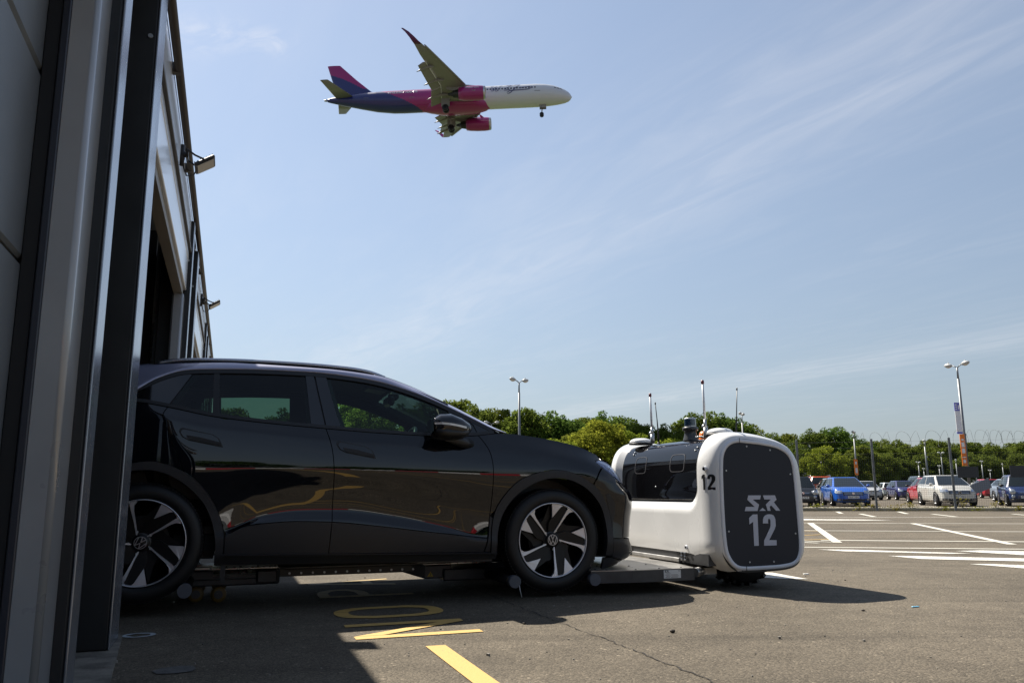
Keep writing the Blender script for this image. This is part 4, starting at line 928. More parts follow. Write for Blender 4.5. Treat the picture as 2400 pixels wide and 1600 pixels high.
# the visor field in (arc, v): rounded rectangle from just above the belt up and over the roof
ZV, HALF = .668, .655
def rr_dist(s, d, s0, h, r):
    """signed distance inside (+) of a band s>s0, |d|<h with rounded lower corners"""
    a, b_ = s - s0, h - abs(d)
    if a < r and b_ < r: return r - math.hypot(r - a, r - b_)
    return min(a, b_)
arc_z = lambda P, i: P[i]
rowsv = sorted(set(list(np.linspace(V0, V1, nv)) + [VM - HALF - .045, VM + HALF + .045, VM - HALF, VM + HALF, VM - HALF + .006, VM + HALF - .006]))
Vb, Fb, Fv = [], [], []
idx = {}
cuml = np.concatenate([[0], np.cumsum(np.linalg.norm(np.diff(DS, axis=0), axis=1))])
s_of_z = float(np.interp(ZV, DS[:64, 1], cuml[:64]))
cells_b, cells_v = [], []
dist = {}
for j, v in enumerate(rowsv):
    S_ = secat(v).copy(); zb = zbot(v)
    if True:
        # the foot of the visor side reaches down to zbot
        m_ = S_[:, 1]; i7 = next(i for i in range(ns) if S_[i, 1] >= .69)
        f = np.linspace(0, 1, i7 + 1); tuck = np.clip((.36 - (zb + (S_[i7, 1] - zb) * f)) / .25, 0, 1) ** 2 * (.05 + .16 * max(0, (abs(v - VM) - .55) / .38))
        S_[:i7 + 1, 1] = zb + (S_[i7, 1] - zb) * f; S_[:i7 + 1, 0] = S_[:i7 + 1, 0] + tuck
    cs = np.concatenate([[0], np.cumsum(np.linalg.norm(np.diff(S_, axis=0), axis=1))])
    iz = i7
    for i in range(ns):
        a, b_ = S_[max(i - 1, 0)], S_[min(i + 1, ns - 1)]; t = (b_ - a) / np.linalg.norm(b_ - a); n_ = np.array([-t[1], t[0]])
        # outward normal of a section that runs clockwise seen from the near end
        if i < 96: n_ = n_ if n_[0] < 0 or n_[1] > 0 else -n_
        else: n_ = n_
        sz = S_[i, 1] - ZV if i < 64 else 1.0
        if S_[i, 0] > 4.28 and i > 144: sz = -1
        d_ = rr_dist(sz, v - VM, 0, HALF, .11)
        dist[(i, j)] = d_
        ch = min(1, max(0, (d_ + .075) / .075))
        low = min(1, max(0, (.24 - (S_[i, 1] - .2)) / .4)) if i < 64 else 0
        off = -.040 * ch if d_ > -.075 else 0.0
        if S_[i, 0] > 4.15: off = 0
        Vb.append((S_[i, 0] + n_[0] * off, v, S_[i, 1] + n_[1] * off)); idx[(i, j)] = len(Vb) - 1
for j in range(len(rowsv) - 1):
    for i in range(ns - 1):
        q = (idx[(i, j)], idx[(i + 1, j)], idx[(i + 1, j + 1)], idx[(i, j + 1)])
        (cells_v if min(dist[(i, j)], dist[(i + 1, j)], dist[(i + 1, j + 1)], dist[(i, j + 1)]) > 0 else cells_b).append(q)
b = MB(); b.add(Vb, cells_b + cells_v, True)
sh = rp('body_shell', b, RW)
# visor: a rounded sheet over the recessed field, from the belt line over the roof
VbA = np.array(Vb).reshape(len(rowsv), ns, 3); RV = np.array(rowsv)
i_lo = i7_of_z = next(i for i in range(ns) if DS[i, 1] >= ZV); i_hi = max(i for i in range(ns) if DS[i, 0] < 4.12 and DS[i, 1] > 1.0)
step = float(np.linalg.norm(DS[60] - DS[59]))
h_, hh = HALF - .002, (i_hi - i_lo) * step
P = []; rr = .10
for t in np.linspace(0, math.pi / 2, 12): P.append((h_ - rr + rr * math.sin(t), rr - rr * math.cos(t)))
P += [(h_, hh), (-h_, hh)]
for t in np.linspace(math.pi / 2, 0, 12): P.append((-h_ + rr - rr * math.sin(t), rr - rr * math.cos(t)))
V, Fc, B = grid_clip(P, .05, .022)
vs = []
for a, c in V:
    v = VM + a; fi = min(ns - 1.001, i_lo + .5 + c / step); i = int(fi); j = int(np.clip(np.searchsorted(RV, v) - 1, 0, len(RV) - 2)); tv = (v - RV[j]) / (RV[j + 1] - RV[j]); ti = fi - i
    p = (VbA[j, i] * (1 - ti) + VbA[j, i + 1] * ti) * (1 - tv) + (VbA[j + 1, i] * (1 - ti) + VbA[j + 1, i + 1] * ti) * tv
    t_ = VbA[j, min(i + 2, ns - 1)] - VbA[j, max(i - 1, 0)]; n_ = np.array([-t_[2], 0, t_[0]]); n_ /= np.linalg.norm(n_)
    vs.append(p + n_ * .0025)
b = MB(); b.add(vs, Fc, True); vis = rp('visor', b, RVIS)
# belt line below the visor
b = MB(); b.box((3.537, VM, ZV + .002), (.008, 2 * HALF - .14, .012)); rp('visor_seal', b, SATB)
b = MB(); b.box((3.533, VM, ZV + .011), (.008, 2 * HALF - .14, .004)); rp('visor_trim', b, RALU)
# end panels with their rim
PIN = [(3.612, .944), (3.627, 1.027), (3.670, 1.086), (3.741, 1.113), (3.831, 1.110), (3.961, 1.099), (4.103, 1.075), (4.193, 1.033), (4.236, .964), (4.250, .819), (4.257, .565), (4.260, .356), (4.245, .257), (4.198, .209), (4.095, .191), (3.935, .186), (3.759, .186), (3.683, .205), (3.632, .267), (3.612, .347), (3.604, .533), (3.605, .778)]
def closed(P, n=5):
    Q = smooth_poly([P[-1]] + P + [P[0], P[1]], n); return Q[n:-n - 0][:len(P) * n]
PINs = closed(PIN)
cxp = (3.93, .65)
for sg in (-1, 1):
    ve = V0 if sg < 0 else V1
    y = lambda k: ve + sg * k
    grow = lambda g: inset(PINs, -g)
    b = MB(); n = len(PINs)
    rings = [[(a, y(k), c) for a, c in grow(g)] for g, k in ((.004, -.02), (.004, .004), (.010, .008), (.026, .008), (.034, .002), (.036, -.02))]
    b.loft(rings, True, False, True); rp('panel_rim', b, RIMW)
    b = MB(); b.add([(a, y(.001), c) for a, c in grow(.006)], [list(range(n))]); pan = rp('end_panel', b, RPAN)
    b = MB(); b.add([(a, y(-.012), c) for a, c in grow(.05)], [list(range(n))]); rp('panel_backing', b, SATB)
    b = MB()
    for p in ([(3.764, 1.112), (3.766, 1.155)], [(3.765, .147), (3.768, .188)]):
        b.box(((p[0][0] + p[1][0]) / 2, y(.0085), (p[0][1] + p[1][1]) / 2), (.004, .003, .040))
    rp('rim_joint', b, SATB)
    MX = (lambda a: a) if sg < 0 else (lambda a: 2 * 3.93 - a)
    bo = [(3.832, 1.09), (4.048, 1.063), (4.226, .876), (4.238, .416), (4.021, .209), (3.802, .212), (3.630, .444), (3.634, .902)]
    for a, c in bo:
        b = MB(); b.cyl((a, y(.0005), c), (a, y(.005), c), .0085, .006, 8); b.build('bolt', GALV, pan, org=RO)
    LS = [(3.821, .713), (3.936, .712), (3.927, .682), (3.859, .681), (3.914, .642), (3.898, .594), (3.782, .594), (3.794, .626), (3.875, .625), (3.810, .680)]
    LR = [(3.956, .712), (4.067, .712), (4.080, .678), (4.053, .659), (4.107, .594), (4.070, .594), (4.026, .635), (4.011, .625), (4.018, .594), (3.991, .594), (3.978, .642), (4.027, .681), (3.967, .681)]
    LT = [(3.914, .594), (3.946, .617), (3.975, .594)]
    D1 = [(3.818, .542), (3.854, .568), (3.895, .568), (3.891, .332), (3.849, .332), (3.852, .513), (3.817, .494)]
    D2 = [(3.941, .499), (3.943, .528), (3.950, .546), (3.965, .559), (3.984, .566), (4.003, .568), (4.022, .566), (4.039, .560), (4.050, .548), (4.057, .526), (4.057, .480), (4.046, .455), (3.988, .372), (4.056, .370), (4.055, .331), (3.940, .331), (3.942, .368), (4.003, .463), (4.010, .481), (4.011, .518), (4.007, .530), (3.999, .535), (3.992, .531), (3.988, .519), (3.988, .498)]
    for nm, P in (('emblem', LS), ('emblem', LR), ('emblem', LT), ('digit', D1), ('digit', D2)):
        b = MB(); b.prism([(MX(a), c) for a, c in P], lambda a, c, k: (a, y(.0035 if k == 0 else .0012), c), 1); b.build(nm, RDEC, pan, org=RO)
# small black 12 on the rounded corner, and the round sensors
BKD = mat('black_decal', (.008, .008, .009), .4)
def corner_pt(v, z, off=.003):
    S_ = secat(v); i = int(np.argmin(np.abs(S_[:96, 1] - z))); a, c = S_[max(i - 1, 0)], S_[i + 1]
    S2 = secat(v + .01); du = (S2[i, 0] - S_[i, 0]) / .01; nrm = Vector((-1, du, 0)).normalized()
    u = float(np.interp(z, S_[:96, 1], S_[:96, 0])); return Vector((u, v, z)) + nrm * off, nrm
def decal(poly, vc, zc3, sc):
    b = MB(); P = [corner_pt(vc - (a - 3.93) * sc, zc3 + (c - .45) * sc)[0] for a, c in poly]
    b.add(P, [list(range(len(P)))]); rp('digit', b, BKD)
va = 5.535
for P in (D1, D2):
    Pm = [(a, c) for a, c in P]; decal(Pm, va, .815, .50)
for v, z, r in ((5.545, .918, .020), (5.87, .305, .017), (6.89, .305, .017), (7.215, .918, .020)):
    p, nn = corner_pt(v, z, 0.0); 
    if z < .5: p.x += .012
    b = MB(); b.cyl(p, p + nn * .022, r, r * .9, 16); s_ = rp('sensor_housing', b, RIMW)
    b = MB(); b.cyl(p + nn * .0225, p + nn * .024, r * .62, r * .6, 14); b.build('sensor_lens', GLB, s_, org=RO)
# things inside and on the visor: two camera windows, dome bolts
FRM = mat('window_outline', (.06, .058, .062), .4)
for vc, zc2, hv, hz in ((6.675, .978, .105, .075), (6.03, .978, .118, .074)):
    n = 40; b = MB(); P = []
    for i in range(n):
        t = 2 * math.pi * i / n; P.append((math.copysign(abs(math.cos(t)) ** .38, math.cos(t)), math.copysign(abs(math.sin(t)) ** .38, math.sin(t))))
    def onvis(v, z, off):
        S_ = secat(v); u = float(np.interp(z, S_[:96, 1], S_[:96, 0])); return (u + .040 - off, v, z)
    for i in range(n):
        j = (i + 1) % n
        b.add([onvis(vc + hv * P[k][0] * g, zc2 + hz * P[k][1] * g, .0035) for k, g in ((i, 1), (j, 1), (j, .93), (i, .93))], [(0, 1, 2, 3)])
    rp('camera_window', b, FRM)
b = MB()
for v, z in [(6.855, 1.101), (6.865, 1.079), (5.765, 1.095), (5.785, 1.072), (6.392, .786)]:
    p = onvis(v, z, .002); b.ell(p, (.008, .008, .008), 10, 6)
rp('dome_bolts', b, GALV, kind='stuff')
# roof fittings
roofz = lambda u: float(np.interp(u, SECT_U, SECT_Z))
SECT_U = [p[0] for p in SECT[5:13]]; SECT_Z = [p[1] for p in SECT[5:13]]
for u, v in ((3.685, 6.92), (3.77, 5.72)):
    b = MB(); z = roofz(u) - .012; b.lathe([(.100, 0), (.106, .010), (.102, .026), (.085, .040), (.05, .050), (.0, .053)], (u, v, z), 'Z', 32); d_ = rp('gps_dome', b, RW)
    b = MB(); b.cyl((u, v, z - .01), (u, v, z + .006), .112, n=32); b.build('dome_gasket', SATB, d_, org=RO)
RED = mat('dark_red_cap', (.12, .008, .02), .4); WHI = mat('white_tube', (.62, .64, .67), .3)
for u, v, z0, z1 in ((3.71, 6.74, 1.19, 1.650), (3.70, 5.82, 1.185, 1.655)):
    b = MB(); b.cyl((u, v, z0 + .12), (u - .004, v + .004, z1 - .03), .0105, .0095, 10); a_ = rp('antenna', b, WHI)
    b = MB(); b.cyl((u - .004, v + .004, z1 - .03), (u - .004, v + .004, z1), .0135, .012, 10); b.build('antenna_tip', RED, a_, org=RO)
    b = MB(); b.cyl((u, v, z0 - .01), (u, v, z0 + .075), .017, n=12); b.cyl((u, v, z0 + .06), (u, v, z0 + .14), .012, n=12); b.ell((u - .004, v + .014, z0 + .085), (.018, .018, .02), 10, 8); b.cyl((u + .018, v, z0), (u + .016, v, z0 + .09), .007, n=8); b.build('antenna_clamp', GALV, a_, org=RO)
for u, v, z0, z1, dx in ((3.82, 6.82, 1.17, 1.56, -.02), (4.12, 6.0, 1.14, 1.612, .03)):
    b = MB(); b.tube([(u, v, z0), (u, v, z0 + .12), (u + dx * .4, v, z0 + .25), (u + dx, v, z1)], [.010, .008, .0045, .004], 8); a_ = rp('whip_antenna', b, SATB)
    b = MB(); b.cyl((u + dx, v, z1 - .004), (u + dx, v, z1 + .016), .006, .007, 8); b.cyl((u, v, z0 - .01), (u, v, z0 + .03), .012, n=8); b.build('antenna_tip', SATB, a_, org=RO)
u, v = 3.79, 6.20; z = 1.18
b = MB(); b.lathe([(.066, 0), (.058, .03), (.052, .055), (.050, .082), (.066, .086), (.068, .100), (.066, .112), (.054, .116), (.0, .116)], (u, v, z), 'Z', 32); li = rp('lidar', b, RGRY)
b = MB(); b.lathe([(.0505, .116), (.0505, .126)], (u, v, z), 'Z', 32); b.lathe([(.0505, .182), (.0505, .192), (.046, .195), (0, .195)], (u, v, z), 'Z', 32); b.build('lidar_ring', GALV, li, org=RO)
b = MB(); b.lathe([(.050, .126), (.050, .182)], (u, v, z), 'Z', 32); b.build('lidar_window', mat('lidar_window', (.01, .03, .06), .05, 0, .5, 1), li, org=RO)
b = MB(); b.lathe([(.050, .0), (.046, .05), (.036, .075), (.0, .085)], (3.96, 6.25, 1.185), 'Z', 24); b.cyl((3.96, 6.25, 1.16), (3.96, 6.25, 1.19), .055); rp('beacon', b, mat('amber_beacon', (.80, .20, .01), .3, 0, .5, .6))
b = MB(); b.lathe([(.06, 0), (.058, .02), (.04, .032), (0, .036)], (4.22, 6.25, 1.125), 'Z', 24); rp('stop_button', b, mat('red_button', (.5, .02, .03), .35))
b = MB()
for i in range(14): b.ell((3.66 + .03 * rnd.random() + .018 * (i % 4), 5.86 + .018 * (i // 3), 1.187 + .004 * rnd.random()), (.009, .009, .007), 8, 5)
rp('roof_screws', b, GALV, kind='stuff')
# chassis: low platform under the car nose, step block, lamps, label, wheel
plat = [(2.55, 5.62), (2.86, 5.555), (3.375, 5.555), (3.40, 5.60), (3.46, 5.95), (3.46, 6.85), (3.36, 7.20), (2.55, 7.15)]
b = MB(); n = len(plat); b.add([(a, c, .088) for a, c in plat] + [(a, c, .172) for a, c in plat], [list(range(n))[::-1]] + [(i, (i + 1) % n, n + (i + 1) % n, n + i) for i in range(n)]); pl = rp('platform', b, RGRY)
ins_ = inset(plat, .004)
b = MB(); b.prism([(a, c) for a, c in ins_], lambda a, c, k: (a, c, .172 if k else .177), 1); rp('platform_deck', b, RALU)
b = MB()
for a, c in [(2.62, 5.70), (2.68, 5.63), (2.90, 5.59), (3.10, 5.60), (3.30, 5.62), (2.98, 5.86), (3.16, 5.92), (3.05, 6.3), (2.75, 5.95)]: b.cyl((a, c, .1775), (a, c, .181), .008, n=8)
rp('deck_screws', b, SATB, kind='stuff')
b = MB(); b.box((3.185, 5.5535, .138), (.145, .003, .060), 0, None, .001); lb = rp('rating_plate', b, mat('plate_white', (.62, .62, .60), .4))
b = MB()
for r_, c_, w_ in [(0, 0, .0)] + [(r, c, 1) for r in range(5) for c in range(2)]:
    if not w_: continue
    if r_ < 2 and c_ == 1: continue
    b.box((3.118 + (.026 if c_ == 0 else .082) + .008 * (r_ % 2), 5.5515, .150 - r_ * .0085), (.036 if c_ == 0 else .06, .001, .0022))
b.build('printed_lines', SATB, lb, org=RO, kind='stuff')
b = MB()
for P in (LS, LR, LT): b.prism([(3.137 + (a - 3.94) * .11, .160 + (c - .653) * .11) for a, c in P], lambda a, c, k: (a, 5.5515 - .0005 * (1 - k), c), 1)
b.build('emblem', SATB, lb, org=RO)
vs, fs = text_mesh('CE', .014); b = MB(); b.add([(3.243 + x, 5.5514, .160 + y_) for x, y_, z_ in vs], fs); b.build('printed_mark', SATB, lb, org=RO)
b = MB(); b.box((3.70, VM, .222), (.36, 1.60, .085)); rp('chassis_block', b, RGRY)
b = MB(); b.box((3.60, 6.40, .196), (.20, .82, .036), 0, None, .004); rp('chassis_step', b, RALU)
b = MB(); b.box((4.02, VM, .24), (.60, 1.30, .12)); rp('undertray', b, BLK)
b = MB(); b.box((3.57, 5.98, .235), (.10, .17, .085), 0, None, .01); rp('lamp_box', b, BLK)
b = MB()
for i in range(2):
    for j in range(3): b.box((3.507, 5.905 + i * .05, .205 + j * .024), (.006, .032, .018), 0, None, .003)
rp('lamp_cells', b, mat('lamp_cell', (.08, .085, .09), .15, .3, coat=1))
b = MB(); b.cyl((3.44, 5.66, .13), (3.62, 5.80, .13), .035, n=12); b.box((3.62, 5.9, .13), (.12, .35, .05)); rp('drive_shaft', b, RALU)
def robot_wheel(u, v):
    b = MB(); b.lathe([(.10, -.10), (.235, -.105), (.258, -.085), (.262, 0), (.258, .085), (.235, .105), (.10, .10)], (u, v, .275), 'Y', 40); t = rp('drive_wheel', b, TYRE)
    b = MB()
    for i in range(22):
        for s_ in (-1, 1):
            a = 2 * math.pi * (i + .25 * s_) / 22; b.box((u + .265 * math.cos(a), v + s_ * .052, .275 + .265 * math.sin(a)), (.024, .092, .038), 0, Matrix.Rotation(-a, 3, 'Y') @ Matrix.Rotation(s_ * .4, 3, 'X'))
    b.build('tread_blocks', TYRE, t, org=RO, kind='stuff')
robot_wheel(3.98, 5.86); robot_wheel(3.98, 6.90)
# lifting arms under the car
RAIL = mat('dark_rail', (.030, .031, .028), .35, .5)
ALU2 = mat('bare_aluminium', (.55, .56, .53), .28, .85, var=.2, vscale=10)
b = MB(); b.box((.95, 6.33, .178), (1.45, .05, .052), 0, None, .004); b.box((.95, 6.33, .208), (1.45, .06, .006)); b.box((.95, 6.80, .178), (1.45, .05, .05), 0, None, .004); spine = rp('telescopic_rail', b, RAIL)
for i in range(13):
    b = MB(); b.cyl((.46 + i * .083, 6.305, .174), (.46 + i * .083, 6.299, .174), .008, n=8); b.build('rail_bolt', GALV, spine, org=RO)
b = MB(); b.box((.02, 6.56, .165), (.74, .62, .11), 0, None, .012); b.box((-.02, 6.26, .135), (.66, .05, .05), 0, None, .01); b.box((.30, 6.25, .165), (.15, .06, .10), 0, None, .015); rm = rp('rear_carriage', b, RGRY)
b = MB(); b.box((.15, 6.50, .224), (.44, .50, .006)); b.loft([[(x, 6.25, .215), (x, 6.23, .196), (x, 6.245, .18)] for x in (-.06, .37)], False, False, False); b.box((-.20, 6.34, .226), (.26, .05, .012)); b.box((-.20, 6.46, .228), (.26, .05, .012)); b.build('carriage_plate', ALU2, rm, org=RO)
b = MB()
for a in (-.02, .08, .20, .32): b.cyl((a, 6.27, .2275), (a, 6.27, .232), .008, n=8); b.cyl((a + .04, 6.36, .2275), (a + .04, 6.36, .232), .008, n=8)
b.build('carriage_screws', SATB, rm, org=RO, kind='stuff')
CAST = mat('yellow_castor', (.11, .065, .008), .5)
for a, c in ((-.02, 6.26), (-.17, 6.32), (-.02, 6.86), (-.17, 6.8)):
    b = MB(); b.lathe([(.028, -.018), (.050, -.018), (.053, -.012), (.053, .012), (.050, .018), (.028, .018)], (a, c, .054), 'Y', 28); cw_ = rp('castor', b, CAST)
    b = MB(); b.cyl((a, c - .022, .054), (a, c + .022, .054), .029, n=20); b.cyl((a, c - .030, .054), (a, c - .022, .054), .014, n=12); b.build('castor_hub', RGRY, cw_, org=RO)
b = MB(); b.box((1.56, 6.55, .15), (.22, .55, .10), 0, None, .008); b.loft([[(1.30, 6.33, .20), (1.30, 6.33, .15)], [(1.46, 6.27, .20), (1.46, 6.27, .10)]], False, False, False); fc = rp('front_carriage', b, RGRY)
b = MB(); b.box((1.70, 6.55, .206), (.50, .50, .008)); b.build('carriage_plate', ALU2, fc, org=RO)
WARN = mat('warning_yellow', (.55, .38, .02), .5)
b = MB(); b.prism([(1.478, .115), (1.526, .115), (1.502, .152)], lambda a, c, k: (a, 6.2735, c)); wm = rp('warning_triangle', b, WARN)
b = MB(); b.box((1.502, 6.2725, .131), (.004, .001, .016)); b.box((1.502, 6.2725, .1195), (.004, .001, .004)); b.build('warning_mark', SATB, wm, org=RO)
b = MB(); b.box((2.15, 6.50, .125), (1.1, .50, .09), 0, None, .01); rp('front_beam', b, RGRY)
ARMC = mat('grey_roller', (.075, .08, .095), .55)
for a, zz in ((1.955, .125), (2.575, .115), (-.218, .155), (-.86, .155)):
    b = MB(); b.cyl((a, 5.64, zz), (a, 7.48, zz), .034, n=18); rp('lift_roller', b, SATB)
    for c0, c1 in ((5.60, 5.665), (7.45, 7.52)):
        b = MB(); b.cyl((a, c0, zz), (a, c1, zz), .043, n=20); rp('roller_cap', b, ARMC)
b = MB(); b.tube([(1.985, 5.60, .10), (1.99, 5.595, .06), (2.0, 5.59, .02)], .0022, 5); rp('loose_wire', b, RW)
# ------------------------------------------------------------------ airliner on approach
AWHT = mat('aircraft_white', (0.58, 0.59, 0.62), 0.3, 0, .5, .4)
AGRY = mat('aircraft_grey', (0.22, 0.21, 0.195), 0.42, 0, .4)
AMAG = mat('aircraft_magenta', (0.28, 0.008, 0.135), 0.3, 0, .5, .4)
ABLU = mat('aircraft_blue', (0.014, 0.018, 0.125), 0.3, 0, .5, .4)
APUR = mat('aircraft_plum', (0.09, 0.006, 0.065), 0.35)
ABLK = mat('aircraft_window', (0.012, 0.012, 0.02), 0.2)
AMET = mat('aircraft_bare_metal', (0.5, 0.5, 0.5), 0.3, 0.9)
AP = thing('airliner', 'magenta, blue and white twin engine jet flying in to land with wheels down', 'airplane', (10.70, 134.9, 70.6))
AP.rotation_euler = Matrix(((1, 0, 0), (0, 1, 0), (0, 0, 1))).to_euler()
_a, _b, _c = -0.0571, -0.0169, -0.0256
AP.rotation_euler = (Matrix.Rotation(_a, 3, 'Z') @ Matrix.Rotation(_b, 3, 'Y') @ Matrix.Rotation(_c, 3, 'X')).to_euler()
# x forward (nose 0), y left, z up
FUS = [(0.22, .02, -.62), (.14, .32, -.62), (-.3, .78, -.56), (-1.0, 1.16, -.43), (-2.0, 1.48, -.27), (-3.2, 1.75, -.12), (-4.6, 1.92, -.03), (-6.2, 2.0, 0), (-9, 2.0, 0), (-15, 2.0, 0), (-22, 2.0, 0), (-30, 2.0, 0), (-32, 1.97, .03), (-35, 1.78, .22), (-38, 1.40, .50), (-41, .92, .75), (-43.5, .45, .92), (-44.3, .26, .98), (-44.4, .05, .98)]
fx = [-p[0] for p in FUS]
def fus(x, t):
    r = float(np.interp(-x, fx, [p[1] for p in FUS])); zc = float(np.interp(-x, fx, [p[2] for p in FUS])); return Vector((x, r * .985 * math.cos(t), zc + r * 1.03 * math.sin(t)))
xs = list(np.linspace(.25, -6.2, 22)) + list(np.linspace(-7, -16.5, 24)) + list(np.linspace(-16.7, -36, 150)) + list(np.linspace(-36.4, -44.4, 26)); nf = 72
b = MB(); b.smooth = True
for x in xs: b.v += [tuple(fus(x, 2 * math.pi * k / nf)) for k in range(nf)]
def livery(x, z):
    """sweeping colour blocks: white front, magenta middle, blue tail"""
    lo = (z + 2) / 4
    if x > -17.2 - 1.2 * lo - .9 * math.sin(lo * 3): return 0
    if x > -35.6 + 7.8 * max(0, 1 - lo) ** 1.1 + 1.0: return 1
    return 2
for i in range(len(xs) - 1):
    for k in range(nf):
        q = [i * nf + k, i * nf + (k + 1) % nf, (i + 1) * nf + (k + 1) % nf, (i + 1) * nf + k]
        c = sum((Vector(b.v[a]) for a in q), Vector()) / 4
        b.f.append(q); b.mi.append(livery(c.x, c.z)); b.sm.append(True)
fz = b.build('fuselage', [AWHT, AMAG, ABLU], AP)
b = MB(); b.cyl((-44.3, 0, .98), (-44.75, 0, 1.0), .22, .18, 12); b.build('exhaust_cone', AMET, fz)
# belly fairing
b = MB(); rings = []
for x, wd, zb in [(-14.3, .4, -2.0), (-15.2, 1.5, -2.25), (-17, 2.15, -2.62), (-20, 2.3, -2.72), (-23.0, 2.2, -2.66), (-25.2, 1.5, -2.35), (-26.8, .5, -2.05)]:
    rings.append([(x, wd * math.cos(t), -1.1 + (zb + 1.1) * max(0.0, math.sin(t)) ** .8) for t in np.linspace(0, math.pi, 16)])
b.loft(rings, False, False, True); b.build('belly_fairing', AMAG, AP)
def foil(sta, n=14):
    """sta: list of (y, xle, chord, z, thick) -> rings"""
    rings = []
    for y, xl, c, z, t in sta:
        R_ = []
        for k in range(n):
            a = 2 * math.pi * k / n; cx_ = .5 + .5 * math.cos(a); th = t * c * (1.2 * math.sqrt(max(0, 1 - abs(2 * cx_ - 1) ** 2.2)) * (1.1 - .6 * cx_)) * .5
            R_.append((xl - c * cx_, y, z + (th if math.sin(a) >= 0 else -th * .8)))
        rings.append(R_)
    return rings
for sg in (-1, 1):                                     # -1 = starboard, near the camera
    st = [(sg * 1.6, -15.9, 7.3, -1.35, .13), (sg * 3.0, -16.75, 6.3, -1.15, .13), (sg * 6.4, -18.5, 4.2, -.55, .12), (sg * 10, -20.45, 3.25, .10, .11), (sg * 14, -22.6, 2.25, .75, .10), (sg * 16.6, -24.05, 1.25, 1.0, .10)]
    b = MB(); b.loft(foil(st), True, True, True); wg = b.build('wing', AGRY, AP)
    sh_ = [(sg * 16.6, -24.05, 1.25, 1.0, .10), (sg * 17.1, -24.5, 1.05, 1.2, .09), (sg * 17.45, -25.1, .85, 1.75, .08), (sg * 17.65, -26.0, .62, 2.6, .08), (sg * 17.8, -26.9, .35, 3.2, .08)]
    b = MB(); b.loft(foil(sh_), True, True, True); b.build('sharklet', APUR if sg < 0 else AMAG, wg)
    # slats drooped at the leading edge, flaps lowered behind, track fairings
    for y0, y1 in ((3.2, 5.2), (6.4, 9.4), (9.55, 12.6), (12.75, 16.0)):
        L = lambda y: np.interp(y, [1.6, 3, 6.4, 10, 14, 16.6], [-15.9, -16.75, -18.5, -20.45, -22.6, -24.05]); Z = lambda y: np.interp(y, [1.6, 3, 6.4, 10, 14, 16.6], [-1.35, -1.15, -.55, .10, .75, 1.2])
        b = MB(); b.loft([[(L(y) + .28, sg * y, Z(y) - .30), (L(y) + .36, sg * y, Z(y) - .16), (L(y) + .05, sg * y, Z(y) + .16), (L(y) - .10, sg * y, Z(y) + .1), (L(y) + .05, sg * y, Z(y) - .22)] for y in (y0, y1)], True, True, False); b.build('slat', AGRY, wg)
    TEx = lambda y: np.interp(y, [1.6, 3, 6.4, 10, 14, 16.6], [-23.2, -23.05, -22.7, -23.7, -24.85, -25.67])
    for y0, y1, c0, c1 in ((2.1, 6.2, 1.5, 1.25), (6.35, 12.4, 1.2, .85)):
        b = MB(); b.loft([[(TEx(y) + .18, sg * y, Z(y) - .22), (TEx(y) - .2, sg * y, Z(y) - .20), (TEx(y) - .2 - c, sg * y, Z(y) - .62 - c * .25), (TEx(y) - .1 - c, sg * y, Z(y) - .68 - c * .25), (TEx(y) + .05, sg * y, Z(y) - .42)] for y, c in ((y0, c0), (y1, c1))], True, True, False); b.build('flap', AGRY, wg)
        b = MB(); b.add([(TEx(y0) + .32, sg * y0, Z(y0) - .235), (TEx(y1) + .32, sg * y1, Z(y1) - .235), (TEx(y1) + .12, sg * y1, Z(y1) - .25), (TEx(y0) + .12, sg * y0, Z(y0) - .25)], [(0, 1, 2, 3)]); b.build('flap_edge', AWHT, wg)
    for y, ln in ((4.3, 3.6), (8.0, 3.2), (11.4, 2.7)):
        b = MB(); rings = []
        for k, (dx, rr) in enumerate([(1.6, .05), (1.0, .22), (0, .30), (-.8, .28), (-1.6, .15), (-2.2, .03)]):
            dz = -.38 - (max(0, -dx)) * .38
            rings.append([(TEx(y) + dx * ln / 3.4, sg * y + rr * .75 * math.cos(t), Z(y) + dz + rr * math.sin(t)) for t in np.linspace(0, 6.283, 10, endpoint=False)])
        b.loft(rings, True, True, True); b.build('flap_track_fairing', AGRY, wg)
    # engine: magenta nacelle, grey lip, dark core, pylon
    ey, ez = sg * 5.75, -2.12
    b = MB(); b.lathe([(1.10, -15.0), (1.20, -15.3), (1.26, -16.0), (1.25, -17.3), (1.16, -18.6), (1.04, -19.4), (.98, -19.4), (1.02, -18.9)], (0, ey, ez), 'X', 32); en = b.build('engine', AMAG, AP)
    b = MB(); b.lathe([(1.0, -15.3), (.98, -14.95), (1.04, -14.78), (1.12, -14.82), (1.17, -15.1)], (0, ey, ez), 'X', 32); b.build('intake_lip', AMET, en)
    b = MB(); b.lathe([(1.0, -15.5), (.3, -15.5), (0, -15.0)], (0, ey, ez), 'X', 28); b.build('fan', ABLK, en)
    b = MB(); b.lathe([(.95, -19.2), (.78, -19.4), (.62, -20.3), (.5, -20.5), (.42, -20.4), (.22, -21.2), (0, -21.4)], (0, ey, ez), 'X', 24); b.build('exhaust_core', SATB, en)
    b = MB(); b.loft([[(x, ey + s * .18, z) for s, z in ((-1, z0), (1, z0), (1, z1), (-1, z1))] for x, z0, z1 in ((-16.3, ez + 1.1, ez + 1.32), (-18.2, ez + .9, ez + 1.6), (-20.3, ez + .6, ez + 1.5), (-21.6, ez + .9, ez + 1.3))], True, True, False); b.build('pylon', AGRY, en)
